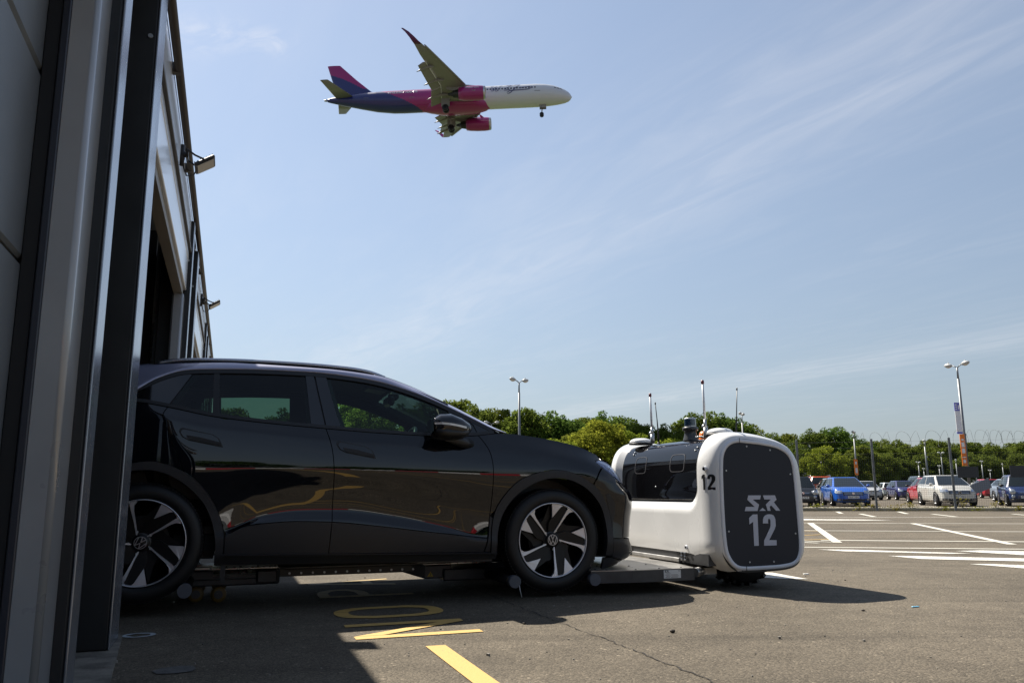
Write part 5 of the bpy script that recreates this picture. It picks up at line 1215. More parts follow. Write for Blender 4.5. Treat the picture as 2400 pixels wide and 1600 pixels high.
    b = MB(); b.add([(-16.0, ey - sg * .8, ez + .92), (-16.7, ey - sg * .8, ez + .92), (-16.9, ey - sg * 1.0, ez + 1.45), (-16.6, ey - sg * 1.0, ez + 1.4)], [(0, 1, 2, 3)]); b.build('strake', AMAG, en)
    vs, fs = text_mesh('wizzair.com', .50, 0, .006)
    b = MB(); b.add([(-17.0 - sg * -1 * 0 + (x if sg < 0 else -x), ey + sg * 1.262 * math.cos(.42 + y_ / 1.26), ez + 1.262 * math.sin(.42 + y_ / 1.26)) for x, y_, z_ in vs], fs); b.build('engine_lettering', AWHT, en)
    b = MB()
    for dx, dz in ((-.75, -.1), (-.45, -.18), (-.3, -.1)): b.box((-16.2 + dx, ey + sg * 1.258, ez + dz), (.22, .012, .12))
    b.build('service_panel', AGRY, en)
    # main gear
    b = MB(); b.cyl((-22.0, sg * 3.0, -1.6), (-22.0, sg * 3.79, -3.7), .15, n=10); b.cyl((-21.2, sg * 3.1, -1.6), (-22.0, sg * 3.7, -3.2), .08, n=8); b.box((-22.0, sg * 3.95, -2.6), (1.5, .06, 1.6)); mg = b.build('main_gear', AGRY, AP)
    for dy in (-.46, .46):
        b = MB(); b.lathe([(.25, -.2), (.52, -.2), (.58, -.12), (.58, .12), (.52, .2), (.25, .2)], (-22.0, sg * 3.79 + dy, -3.75), 'Y', 24); b.lathe([(.25, -.1), (0, -.1)], (-22.0, sg * 3.79 + dy, -3.75), 'Y', 16); b.build('gear_wheel', TYRE, mg)
    # tailplane
    st = [(sg * .6, -38.9, 3.5, .95, .09), (sg * 6.2, -42.35, 1.45, 1.55, .09)]
    b = MB(); b.loft(foil(st), True, True, True); b.build('tailplane', AGRY, AP)
b = MB(); b.cyl((-5.1, 0, -1.8), (-5.25, 0, -3.75), .10, n=10); b.cyl((-4.5, 0, -1.9), (-5.2, 0, -2.9), .06, n=8); b.box((-5.0, .35, -2.2), (1.2, .04, .7)); b.box((-5.0, -.35, -2.2), (1.2, .04, .7)); ng = b.build('nose_gear', AGRY, AP)
for dy in (-.25, .25):
    b = MB(); b.lathe([(.0, -.1), (.2, -.11), (.34, -.11), (.38, -.06), (.38, .06), (.34, .11), (.2, .11), (0, .1)], (-5.25, dy, -3.75), 'Y', 20); b.build('gear_wheel', TYRE, ng)
# fin with its two colours
b = MB(); b.smooth = True
FIN = [(0, -34.6, 8.0, 1.7), (.12, -36.2, 6.2, 2.4), (.5, -38.9, 4.5, 4.8), (1, -42.0, 2.35, 7.85)]
fl = MB(); ringsF = []
for h_ in np.linspace(0, 1, 64):
    xl = np.interp(h_, [f[0] for f in FIN], [f[1] for f in FIN]); ch = np.interp(h_, [f[0] for f in FIN], [f[2] for f in FIN]); z = np.interp(h_, [f[0] for f in FIN], [f[3] for f in FIN])
    ringsF.append([(xl - ch * t_, s * .26 * (1 - h_ * .5) * math.sqrt(max(0, t_ * (1 - t_))) * 2 * .9, z) for t_, s in [(0, 0)] + [(q_, 1) for q_ in np.linspace(.04, .97, 26)] + [(1, 0)] + [(q_, -1) for q_ in np.linspace(.97, .04, 26)]])
fl.loft(ringsF, True, True, True)
fin = fl.build('tail_fin', [ABLU, AMAG], AP)
for p in fin.data.polygons:
    c = p.center
    if c.z > 6.25 - (c.x + 44.3) * .50 + .25 * math.sin((c.x + 44) * .5) and c.z > 2.9: p.material_index = 1
# windows, doors, cockpit, lettering follow the skin
def onskin(x, t, off=.015):
    p = fus(x, t); zc = float(np.interp(-x, fx, [q[2] for q in FUS])); n_ = Vector((0, p.y, p.z - zc)).normalized(); return p + n_ * off
for sg in (-1, 1):
    T0 = (lambda s: math.pi - s) if sg < 0 else (lambda s: s)
    pt = lambda x, s, off=.02: onskin(x, T0(s), off)
    b = MB()
    for i in range(54):
        x = -6.3 - i * .53
        if x < -17.0: break
        b.add([pt(x + dx, .32 + ds) for dx, ds in ((-.13, -.075), (.13, -.075), (.13, .075), (-.13, .075))], [(0, 1, 2, 3)])
    b.build('cabin_windows', ABLK, fz, kind='stuff')
    b = MB()
    for dx, s0, s1, w_ in ((-1.62, .50, .68, .40), (-2.15, .46, .66, .42), (-2.68, .43, .62, .36)):
        b.add([pt(-.02 + dx + a * w_ * .5, s, .02) for a, s in ((1, s0), (-1, s0 - .02), (-1, s1 - .05), (1, s1 - .09))], [(0, 1, 2, 3)])
    b.build('cockpit_windows', ABLK, fz)
    def door(xc, w_, s0, s1, m_):
        b = MB()
        for (a0, c0, a1, c1) in ((-1, s0, -1, s1), (1, s0, 1, s1)):
            b.add([pt(xc + a0 * w_ - .04, c0), pt(xc + a0 * w_ + .04, c0), pt(xc + a0 * w_ + .04, c1), pt(xc + a0 * w_ - .04, c1)], [(0, 1, 2, 3)])
        b.add([pt(xc - w_, s0), pt(xc + w_, s0), pt(xc + w_, s0 + .035), pt(xc - w_, s0 + .035)], [(0, 1, 2, 3)])
        b.build('cabin_door', m_, fz)
    PALE = AWHT; door(-36.7, .45, -.08, .62, AGRY); door(-28.3, .42, -.12, .62, AGRY)
    b = MB(); b.add([pt(-6.4, -.05), pt(-5.4, -.05), pt(-5.4, -.015), pt(-6.4, -.015)], [(0, 1, 2, 3)]); b.build('door_sill', ABLK, fz)
    vs, fs = text_mesh('wizzair.com', 1.15, 0, .012)
    b = MB(); b.add([pt(-27.1 + (x if sg < 0 else -x) - 3.0, .55 + y_ / 2.0) for x, y_, z_ in vs], fs); b.build('side_lettering', AWHT, fz)
    # outlined script WIZZ with a tail stroke
    cu_t = [(0, 1.6), (.25, .25), (.6, .1), (.9, 1.2), (1.15, .15), (1.5, .05), (1.9, 1.6)], [(2.5, 1.3), (2.25, .1)], [(2.9, 1.45), (4.1, 1.5), (2.9, .15), (4.2, .2)], [(4.5, 1.5), (5.7, 1.55), (4.4, -.35), (3.9, -.6), (3.7, -.25), (4.4, -.05), (8.0, .12), (8.3, .7), (7.2, .62)], [(5.9, .5), (7.2, .62)]
    b = MB()
    for k, ln in enumerate(cu_t):
        for off in (-.13, .13):
            Q = smooth_poly([(a * .85 + .18 * c, c * .9) for a, c in ln], 5) if len(ln) > 2 else [(a * .85 + .18 * c, c * .9) for a, c in ln]
            Q = [(a + off * (1 if i % 1 == 0 else 0), c + off * .5) for i, (a, c) in enumerate(Q)]
            for p, q in zip(Q, Q[1:]):
                d_ = Vector(q) - Vector(p); 
                if d_.length < 1e-4: continue
                n_ = Vector((-d_.y, d_.x)).normalized() * .035
                mp = lambda a: pt(-14.2 + (a.x if sg < 0 else 8 - a.x), .10 + a.y / 2.0, .028)
                b.add([mp(Vector(p) + n_), mp(Vector(q) + n_), mp(Vector(q) - n_), mp(Vector(p) - n_)], [(0, 1, 2, 3)])
    b.build('script_logo', ABLU, fz)
# ------------------------------------------------------------------ kerb, fence, weeds
FD = Vector((2.495, -0.515, 0)).normalized(); FN = Vector((-FD.y, FD.x, 0))
FP0 = Vector((10.30, 29.58, 0))
KERB = mat('kerb_concrete', (0.36, 0.33, 0.25), 0.9, var=.3, vscale=3, bump=.5, bscale=30)
frot = math.atan2(FD.y, FD.x)
b = MB(); b.box((10, .42, .06), (44, .55, .12), 0, None, .02); kb = b.build('kerb', KERB, None, kind='structure'); kb.location = FP0; kb.rotation_euler = (0, 0, frot)
fence = thing('mesh_fence', 'tall grey weld mesh security fence with coiled razor wire along the top', 'fence', FP0, frot)
FPOST = mat('fence_post_steel', (0.16, 0.17, 0.18), 0.45, .5, var=.2, vscale=5); WIRE = mat('fence_wire', (0.06, 0.065, 0.065), .6)
for i in range(-1, 10):
    b = MB(); b.box((i * 2.548, .05, 1.26), (.075, .05, 2.52), 0, None, .006); b.build('fence_post', FPOST, fence)
b = MB(); x0, x1 = -2.5, 23
for k in range(int((x1 - x0) / .072)):
    x = x0 + k * .072; b.add([(x - .0022, .0, .13), (x + .0022, .0, .13), (x + .0022, .0, 1.93), (x - .0022, .0, 1.93), (x, .004, .13), (x, .004, 1.93)], [(0, 1, 2, 3), (1, 4, 5, 2), (4, 0, 3, 5)])
for k in range(26):
    z = .14 + k * .072; b.add([(x0, -.003, z - .0022), (x1, -.003, z - .0022), (x1, -.003, z + .0022), (x0, -.003, z + .0022), (x0, .002, z), (x1, .002, z)], [(0, 1, 2, 3), (3, 2, 5, 4), (4, 5, 1, 0)])
b.build('weld_mesh', WIRE, fence, kind='stuff')
b = MB()
for z in (2.0, 2.2, 2.42): b.cyl((x0, .06, z), (x1, .06, z), .002, n=5)
b.build('line_wire', WIRE, fence, kind='stuff')
b = MB(); pts = []
k = 0; x = 2.2
while x < 23:
    t = k * .35; rr = .235 + .05 * math.sin(k * .013); pts.append((x + .10 * math.cos(t) * math.sin(t * .5), .06 + rr * math.cos(t), 2.50 + rr * math.sin(t))); x += .0185 + .009 * math.sin(k * .021); k += 1
b.tube(pts, .0042, 4); b.build('razor_wire', WIRE, fence, kind='stuff')
def plate_on_fence(name, label, P, m, cat):
    b = MB(); b.prism(P, lambda a, c, k: (a, .02 + .012 * k, c), 1); o = b.build(name, m); o.location = FP0; o.rotation_euler = (0, 0, frot); tag(o, label, cat)
SIGNB = mat('sign_back_slate', (0.035, 0.038, 0.043), .6)
plate_on_fence('sign_board', 'dark slate sign board, seen from behind, right of the white car roof', [(5.26, 1.13), (5.93, 1.13), (5.93, 1.51), (5.26, 1.51)], SIGNB, 'sign')
plate_on_fence('sign_board', 'dark slate sign board at the right edge above the navy hatchback', [(6.92, 1.13), (7.9, 1.13), (7.9, 1.53), (6.92, 1.53)], SIGNB, 'sign')
plate_on_fence('loose_panel', 'grey lozenge shaped panel hanging askew on the fence mesh', [(5.60, .86), (6.22, 1.12), (6.30, .79), (5.80, .58)], mat('grey_tilted_sheet', (.20, .22, .26), .5), 'sign')
WEED = [mat('weed_green', (0.10, 0.13, 0.025), .9), mat('weed_straw', (0.26, 0.21, 0.07), .9)]
def leafmat(name, col, tr):
    m = bpy.data.materials.new(name); m.use_nodes = True; t = m.node_tree; t.nodes.clear()
    o = N(t, 'ShaderNodeOutputMaterial'); d = N(t, 'ShaderNodeBsdfDiffuse'); tl = N(t, 'ShaderNodeBsdfTranslucent'); mx = N(t, 'ShaderNodeMixShader'); mx.inputs[0].default_value = tr
    geo = N(t, 'ShaderNodeObjectInfo'); c = N(t, 'ShaderNodeTexCoord'); nz = N(t, 'ShaderNodeTexNoise'); nz.inputs['Scale'].default_value = .5; nz.inputs['Detail'].default_value = 5
    t.links.new(c.outputs['Object'], nz.inputs['Vector'])
    hs = N(t, 'ShaderNodeHueSaturation'); hs.inputs['Color'].default_value = (*col, 1)
    t.links.new(mth(t, 'ADD', 0.478, mth(t, 'MULTIPLY', geo.outputs['Random'], .04)), hs.inputs['Hue'])
    t.links.new(mth(t, 'ADD', .45, mth(t, 'MULTIPLY', nz.outputs[0], 1.1)), hs.inputs['Value'])
    t.links.new(hs.outputs[0], d.inputs[0]); hs2 = N(t, 'ShaderNodeHueSaturation'); hs2.inputs['Hue'].default_value = .485; hs2.inputs['Value'].default_value = 1.5; t.links.new(hs.outputs[0], hs2.inputs['Color']); t.links.new(hs2.outputs[0], tl.inputs[0])
    t.links.new(d.outputs[0], mx.inputs[1]); t.links.new(tl.outputs[0], mx.inputs[2]); t.links.new(mx.outputs[0], o.inputs[0]); return m
WL = leafmat('weed_leaf', (0.20, 0.20, 0.035), .4)
wpos = [(-.6, 'low weed tuft at the kerb foot beside the robot'), (.55, 'small yellowing weed tuft left of the blue car'), (1.95, 'tall weed clump by the first full fence post'), (2.45, 'leafy weed just right of that fence post'), (3.15, 'wide leafy weed in the gap between the parked cars'), (3.65, 'spreading weed stems left of the white car'), (4.75, 'thin weed below the white car bumper'), (5.35, 'bushy weed in front of the white car plate'), (5.75, 'short weed right of the white car'), (6.4, 'weed clump below the navy hatchback wheel'), (7.05, 'weed tuft at the right edge of the kerb')]
for i, (x, lab) in enumerate(wpos):
    b = MB(); hh = [.13, .14, .30, .14, .24, .18, .16, .34, .15, .22, .18][i]; r2 = random.Random(i)
    for k in range(46):
        a = r2.uniform(0, 6.28); rr = r2.uniform(0, .28) * (.5 + hh); h0 = r2.uniform(.02, hh); c = Vector((rr * math.cos(a) * 1.5, rr * math.sin(a) * .6, h0)); s = r2.uniform(.02, .045)
        q = Vector((r2.uniform(-1, 1), r2.uniform(-1, 1), r2.uniform(-.2, 1))).to_track_quat('Z', 'Y'); b.add([c + q @ Vector(v) for v in ((-s, 0, 0), (0, -s * .5, 0), (s, 0, 0), (0, s * .5, 0))], [(0, 1, 2, 3)])
    for k in range(9):
        a = r2.uniform(0, 6.28); e = Vector((.2 * math.cos(a) * hh * 2, .1 * math.sin(a), hh * r2.uniform(.5, 1))); b.tube([(0, 0, 0), e * .5, e], [.006, .004, .002], 4)
    o = b.build('weed', WL, fix=False); o.location = FP0 + FD * x + FN * (.18 if i % 2 else -.02) + Vector((0, 0, .11 if i % 2 else 0)); o.rotation_euler = (0, 0, frot); tag(o, lab, 'plant', 'weeds along the fence kerb')
b = MB(); r2 = random.Random(5)
for k in range(2600):
    x = r2.uniform(-2, 24); y = r2.uniform(-.02, .2) + (.1 if r2.random() < .5 else 0); s = r2.uniform(.02, .07); a = r2.uniform(-.8, .8); z0 = .0 if y < .14 else .12
    b.add([(x - .006, y, z0), (x + .006, y, z0), (x + a * s, y + r2.uniform(-.03, .03), z0 + s)], [(0, 1, 2)])
kg = b.build('verge_grass', WEED[1], fix=False, kind='stuff'); kg.location = FP0; kg.rotation_euler = (0, 0, frot)
# ------------------------------------------------------------------ lamp posts
LPOST = mat('lamp_post_steel', (0.17, 0.18, 0.19), 0.45, .4, var=.15, vscale=3); LHEAD = mat('lamp_head_grey', (0.42, 0.42, 0.40), .4); LGL = mat('lamp_bowl_glass', (.62, .62, .56), .2, coat=.5)
def lamp_post(label, x, y, hgt, rz, sc=1.0, group='twin headed car park lamp posts', lean=0.0, base=0.0):
    t = thing('lamp_post', label, 'lamp post', (x, y, base), rz, group); t.rotation_euler = (0, lean, rz)
    b = MB(); b.cyl((0, 0, 0), (0, 0, hgt * .90), .085 * sc, .07 * sc, 10); b.cyl((0, 0, hgt * .90), (0, 0, hgt - .12), .05 * sc, n=10); b.build('pole', LPOST, t)
    b = MB(); b.tube([(0, 0, hgt - .14), (.14, 0, hgt - .04), (.32, 0, hgt + .04)], .03 * sc, 6); b.tube([(0, 0, hgt - .14), (-.14, 0, hgt - .04), (-.32, 0, hgt + .04)], .03 * sc, 6); b.build('bracket', LPOST, t)
    for s in (-1, 1):
        b = MB(); q = Matrix.Rotation(R(-8 * s), 3, 'Y'); b.ell((s * .54, 0, hgt + .06), (.25 * sc, .15 * sc, .12 * sc), 18, 10, q); b.cyl((s * .52, 0, hgt + .15), (s * .52, 0, hgt + .24), .03, n=8); hd = b.build('lamp_head', LHEAD, t)
        b = MB(); b.ell((s * .55, 0, hgt + .02), (.18 * sc, .12 * sc, .105 * sc), 14, 8, q); b.build('lamp_glass', LGL, hd)
    return t
lamp_post('tall twin lamp post rising above the bonnet of the black car', .44, 52, 7.75, R(40))
lp = lamp_post('tall leaning twin lamp post at right carrying white and orange banners', 24.95, 45, 7.55, R(-67), 1.0, lean=0.0)
lamp_post('twin lamp post half hidden behind the windscreen pillar of the black car', -2.05, 80, 7.35, R(15))
lamp_post('twin lamp post standing behind the robot whip antenna', 21.5, 76, 7.7, R(60))
l4 = lamp_post('twin lamp post behind the blue car with a small orange banner', 41.9, 100, 7.6, R(58), 1.15)
lamp_post('lamp post in front of the round light green tree', 45.2, 120, 6.0, R(75))
for (x, y, h_, lab) in [(62.6, 124, 7.85, 'tallest of the distant lamp posts, left of the fence post by the white car'), (99, 200, 7.1, 'distant lamp post above the red car, its heads stacked one over the other'), (91, 180, 7.6, 'distant lamp post just right of the tallest one'), (85.9, 164, 7.8, 'distant lamp post midway between the tallest one and the fence post'), (108.2, 200, 7.6, 'distant lamp post just left of the slate sign board'), (117.3, 205, 7.4, 'distant lamp post right of the orange banner'), (131.4, 220, 7.1, 'distant lamp post left of the right slate sign board'), (133.7, 230, 5.7, 'low distant lamp post above the tilted grey panel'), (111.8, 215, 6.6, 'low distant lamp post above the white car roof'), (112.7, 225, 6.1, 'short distant lamp heads beside the tallest post'), (129.7, 230, 6.2, 'low distant lamp post right of the first slate sign board')]:
    lamp_post(lab, x, y, h_, R(20 + (x * 7) % 40), 1.5)
BBL = mat('banner_blue', (.12, .12, .48), .5); BWH = mat('banner_white', (.74, .74, .76), .5); BOR = mat('banner_orange', (.78, .20, .02), .5)
bn = thing('lamp_banner', 'white, blue and orange vertical banner on the tall leaning lamp post', 'banner', (24.80, 44.88, 2.35), R(4))
b = MB(); b.box((-.16, 0, 1.92 + .95), (.30, .025, .46)); b.build('banner_head', BBL, bn)
b = MB(); b.box((-.15, 0, 2.05), (.31, .024, 1.18)); b.build('banner_field', BWH, bn)
b = MB(); b.box((-.15, -.004, 1.43), (.312, .026, .10)); b.build('banner_stripe', BBL, bn)
b = MB(); b.box((-.05, -.01, .50), (.27, .03, 1.72)); ob_ = b.build('banner_sheet', BOR, bn)
b = MB()
for i, (z, w_, h_) in enumerate([(1.05, .16, .10), (.78, .2, .26), (.45, .2, .26), (.1, .24, .05), (-.12, .18, .18)]): b.box((-.05, -.027, z), (w_ * .85, .004, h_), 0, None, .0015)
b.build('banner_print', BWH, ob_, kind='stuff')
b = MB()
for i, z in enumerate([2.98, 2.86, 2.74]): b.box((-.22, -.014, z), (.12, .003, .06))
b.box((-.08, -.014, 2.84), (.06, .003, .25)); b.build('banner_print', BWH, bn)
b = MB(); b.box((.18, .10, .85), (.09, .12, 1.1)); b.build('banner_box', SATB, bn)
bn2 = thing('lamp_banner', 'small orange vertical banner on the lamp post behind the blue car', 'banner', (41.9, 99.8, 2.3), 0)
b = MB(); b.box((-.1, 0, 1.1), (.42, .03, 1.9)); b.build('banner_sheet', BOR, bn2)
b = MB(); b.box((-.1, -.02, .7), (.24, .004, .6)); b.box((-.1, -.02, 1.6), (.2, .004, .3)); b.build('banner_print', BWH, bn2)
# ------------------------------------------------------------------ parked cars behind the fence
CGL = mat('parked_car_glass', (0.010, 0.014, 0.017), 0.08, 0, .35, .0); CHR = mat('chrome', (.6, .6, .62), .12, 1.0); RLT = mat('tail_lamp_red', (.40, .01, .02), .15, coat=1); CLT = mat('clear_lamp', (.40, .43, .47), .1, .35, coat=1); PLW = mat('plate_white_face', (.68, .68, .66), .4); PLY = mat('plate_yellow_face', (.66, .50, .06), .4); ALLOY = mat('alloy', (.42, .42, .42), .3, .8)
SPEC = dict(
    small=dict(L=3.57, W=1.63, H=1.49, hood=.93, hx=.62, bx=.30, rx=.55, tail=1.0, wb=2.30, r=.30),
    hatch=dict(L=4.28, W=1.79, H=1.48, hood=.98, hx=.80, bx=.72, rx=.85, tail=1.08, wb=2.63, r=.32),
    lift=dict(L=4.67, W=1.81, H=1.46, hood=.96, hx=.85, bx=.90, rx=1.15, tail=1.05, wb=2.69, r=.33),
    mpv=dict(L=4.39, W=1.79, H=1.52, hood=1.00, hx=.74, bx=.80, rx=.72, tail=1.10, wb=2.70, r=.33),
    suv=dict(L=4.40, W=1.84, H=1.68, hood=1.08, hx=.85, bx=.75, rx=.70, tail=1.15, wb=2.67, r=.36),
    van=dict(L=4.95, W=1.95, H=1.95, hood=1.20, hx=.80, bx=.45, rx=.35, tail=1.25, wb=3.1, r=.34))
_paint = {}
def paint(c):
    if c not in _paint: _paint[c] = mat('paint_%d' % len(_paint), c, .3, 0, .4, 1.0, coatr=.03)
    return _paint[c]
def parked(label, kind, col, x, y, yaw, plate='', back=False, round_lamp=False, grille='wide', group='cars parked behind the fence', star=False, roofrails=False):
    """front (or, if back, the rear) bumper centre at x,y; yaw = heading of the car"""
    s = SPEC[kind]; L, Wd, H = s['L'], s['W'], s['H']; hw = Wd / 2; P_ = paint(col)
    d = Vector((math.cos(yaw), math.sin(yaw), 0)); c = Vector((x, y, 0)) - d * (L * .45) * (-1 if back else 1)
    t = thing('parked_car', label, 'car', c, yaw, group); t.scale = (.9, .9, .9)
    xf, xr = L / 2, -L / 2; xw = xf - s['hx']            # windscreen foot
    A = xw - .06; xb = xr + .08
    zt = lambda q: float(np.interp(q, [xr, xr + .12, xr + .5, xw - .3, xw, xw + .4, xf - .22, xf - .06, xf], [s['tail'] - .22, s['tail'] - .04, s['tail'], s['hood'] + .03, s['hood'], s['hood'] - .05, s['hood'] - .18, s['hood'] - .27, s['hood'] - .40]))
    wf = lambda q: hw * float(np.interp(q, [xr, xr + .1, xr + .5, 0, xf - .7, xf - .2, xf - .05, xf], [.80, .90, .985, 1, .97, .86, .70, .46]))
    b = MB(); rings = []
    for q in np.concatenate([np.linspace(xr, xr + .5, 7), np.linspace(xr + .8, xf - .9, 10), np.linspace(xf - .75, xf, 12)]):
        w_, z1 = wf(q), zt(q); z0 = float(np.interp(q, [xr, xr + .25, xf - .25, xf], [.38, .22, .20, .30])); z1 = max(z1, z0 + .2)
        h_ = z1 - z0; half = [(w_ * .90, z0), (w_ * .985, z0 + h_ * .12), (w_ * .99, z0 + h_ * .32), (w_ * .975, z0 + h_ * .45), (w_, z0 + h_ * .70), (w_ * .97, z0 + h_ * .86), (w_ * .90, z0 + h_ * .965), (w_ * .70, z1), (w_ * .3, z1 + .012)]
        rings.append([(q, a, e) for a, e in half] + [(q, -a, e) for a, e in half[::-1]])
    b.loft(rings, True, True, True); b.build('body', P_, t)
    # glass house
    zr = H; fb, rb = A + .02, xr + .16; ft, rtp = A - s['bx'] - (.25 if kind != 'van' else .05), rb + s['rx'] * .62
    lev = [(0, 0), (.35, .02), (.75, .06), (.93, .12), (1, .22)]
    def ring(k, ins):
        f, g_ = k, ins; xfz = fb + (ft - fb) * f; xrz = rb + (rtp - rb) * f ** 1.3; z = s['hood'] - .02 + (zr - s['hood'] + .02) * f
        zl = lambda q: z + (1 - f) * (s['tail'] - s['hood']) * max(0, min(1, (xw - q) / L))
        w_ = hw * (.955 - .265 * f - g_ * .25); n = 7; o = []
        for i in range(n): q = xrz + (xfz - xrz) * i / (n - 1); o.append((q, w_ * (1 - .10 * abs(2 * i / (n - 1) - 1) ** 3), zl(q)))
        fx_ = [(xfz + .10 * (1 - f * .6) * (1 - (yy / w_) ** 2), yy, zl(xfz)) for yy in (w_ * .6, 0, -w_ * .6)]
        rx_ = [(xrz - .06 * (1 - (yy / w_) ** 2), yy, zl(xrz)) for yy in (-w_ * .6, 0, w_ * .6)]
        return o + fx_ + [(a, -e, i_) for a, e, i_ in o[::-1]] + rx_
    G = [ring(a, e) for a, e in lev]
    b = MB(); b.loft(G, True, False, True); n = len(G[0]); top = G[-1]; cz = (sum(p[0] for p in top) / n, 0, H + .02)
    b.add(list(top) + [cz], [(i, (i + 1) % n, n) for i in range(n)], True); b.build('roof', P_, t)
    lerp = lambda a, c_, k: tuple(a[i] + (c_[i] - a[i]) * k for i in range(3))
    def pane(name, i0, i1, lo, hi, m_, sk=.012):
        q = MB(); rws = []
        for k in np.linspace(lo, hi, 5):
            j = next(i for i in range(len(lev) - 1) if lev[i + 1][0] >= k - 1e-9); f = (k - lev[j][0]) / (lev[j + 1][0] - lev[j][0]); row = []
            for u in np.linspace(i0, i1, max(5, int(abs(i1 - i0) * 3))):
                a, e = int(math.floor(u)) % n, (int(math.floor(u)) + 1) % n; p = Vector(lerp(lerp(G[j][a], G[j][e], u % 1), lerp(G[j + 1][a], G[j + 1][e], u % 1), f))
                c0 = Vector(((fb + rb) / 2, 0, p.z)); row.append(p + Vector(((p.x - c0.x) * .006, (p.y) * .012, .004)))
            rws.append(row)
        q.loft(rws, False, False, True); return q.build(name, m_, t)
    # ring order: 0..6 left side rear->front, 7..9 front, 10..16 right side front->rear, 17..19 rear
    wsn = pane('windscreen', 6.25, 9.75, .06, .93, CGL); pane('rear_window', 16.3, 19.7, .12, .88, CGL)
    if kind != 'van' or True:
        pane('side_window', .5, 2.85, .10, .86, CGL); pane('side_window', 3.1, 5.7, .10, .86, CGL); pane('side_window', 10.3, 12.9, .10, .86, CGL); pane('side_window', 13.15, 15.5, .10, .86, CGL)
    # wheels in dark arches
    for wx in (s['wb'] / 2 + .02, -s['wb'] / 2 + .02):
        for sg in (-1, 1):
            q = MB(); r_ = s['r']; yo = sg * (hw - .10)
            q.lathe([(r_ * .62, sg * .11), (r_ * .9, sg * .115), (r_, sg * .08), (r_, -sg * .10), (r_ * .6, -sg * .1)], (wx, yo, r_), 'Y', 24); wq = q.build('wheel', TYRE, t)
            q = MB(); q.lathe([(r_ * .64, sg * .095), (r_ * .60, sg * .085), (r_ * .58, sg * .05), (0, sg * .05)], (wx, yo, r_), 'Y', 20)
            for k in range(5):
                a = 2 * math.pi * k / 5; q.box((wx + r_ * .34 * math.cos(a), yo + sg * .085, r_ + r_ * .34 * math.sin(a)), (r_ * .55, .03, r_ * .15), 0, Matrix.Rotation(-a, 3, 'Y'))
            q.build('rim', ALLOY, wq)
            q = MB(); m_ = 16; yy = sg * (hw * .992 + .004)
            o_ = [(wx + (r_ + .055) * math.cos(a), yy, r_ + .01 + (r_ + .055) * math.sin(a)) for a in np.linspace(-.25, math.pi + .25, m_)]; i_ = [(wx + (r_ - .01) * math.cos(a), yy, r_ + .01 + (r_ - .01) * math.sin(a)) for a in np.linspace(-.25, math.pi + .25, m_)]
            q.add(o_ + i_, [(k, k + 1, m_ + k + 1, m_ + k) for k in range(m_ - 1)]); q.build('wheel_arch', SATB, t)
    b = MB(); b.box((0, 0, .24), (L * .86, Wd * .86, .12)); b.build('underbody', SATB, t)
    for sg in (-1, 1):
        q = MB(); q.ell((A - .28, sg * (hw + .06), s['hood'] + .06), (.07, .10, .065), 12, 8); q.cyl((A - .28, sg * (hw - .06), s['hood'] + .02), (A - .28, sg * (hw + .02), s['hood'] + .05), .02, n=6); q.build('door_mirror', P_ if kind in ('mpv', 'lift') else SATB, t)
        q = MB(); q.box((-.15, sg * (hw * .985 + .012), s['hood'] - .12), (.16, .02, .03)); q.build('door_handle', P_, t)
    # front face
    nose = lambda yy: xf - float(np.interp(abs(yy) / hw, [0, .66, .80, .91, .96, 1], [0, .03, .11, .30, .50, .8]))
    hz = s['hood'] - .30
    def face(name, y0, y1, z0, z1, m_, out=.012, nn=6, sl=0.0, par=None, rear=False):
        q = MB(); rws = []
        for z in (z0, (z0 + z1) / 2, z1):
            lean_ = float(np.interp(z - s['hood'], [-.42, -.40, -.24, -.14, -.03], [0, 0, .06, .20, .60]))
            rws.append([((nose(yy) + out - lean_) if not rear else (xr - out + .16 * (abs(yy) / hw) ** 2.6 + max(0, z - .8) * .12), yy, z + sl * abs(yy)) for yy in np.linspace(y0, y1, nn)])
        bk = [[(p[0] - (.05 if not rear else -.05), p[1], p[2]) for p in r] for r in rws]
        q.loft([bk[0]] + rws + [bk[-1]], False, False, False); return q.build(name, m_, par or t)
    if grille == 'wide': face('grille', -hw * .52, hw * .52, hz - .12, hz + .04, SATB, .02)
    elif grille == 'slim': face('grille', -hw * .60, hw * .60, hz - .02, hz + .05, SATB, .02)
    elif grille == 'none': face('front_trim', -hw * .36, hw * .36, hz + .005, hz + .03, CHR, .025)
    if grille == 'wide':
        for z in (hz - .075, hz - .02): face('grille_bar', -hw * .47, hw * .47, z, z + .02, CHR, .03)
        face('grille_frame', -hw * .54, hw * .54, hz + .04, hz + .06, CHR, .024)
    face('lower_grille', -hw * .58, hw * .58, .26, .37, SATB, .02)
    for sg in (-1, 1):
        if round_lamp:
            q = MB(); q.ell((nose(hw * .68) - .05, sg * hw * .68, hz + .05), (.08, .135, .125), 18, 10); q.build('headlight', CLT, t)
            q = MB(); q.ell((nose(hw * .70) + .0, sg * hw * .68, hz - .16), (.05, .085, .075), 14, 8); q.build('sidelight', CLT, t)
        else:
            a, e = (hw * .56, hw * .90) if sg > 0 else (-hw * .90, -hw * .56); face('headlight', a, e, hz - .06, hz + .09, CLT, .025, 8, .06)
            face('headlight_eye', sg * hw * .64 - .05, sg * hw * .64 + .05, hz - .01, hz + .06, LENS, .035, 3, .06)
        face('fog_light', sg * hw * .74 - .09, sg * hw * .74 + .09, .29, .38, SATB, .02, 4); face('fog_bezel', sg * hw * .74 - .06, sg * hw * .74 + .05, .32, .35, CHR, .03, 4)
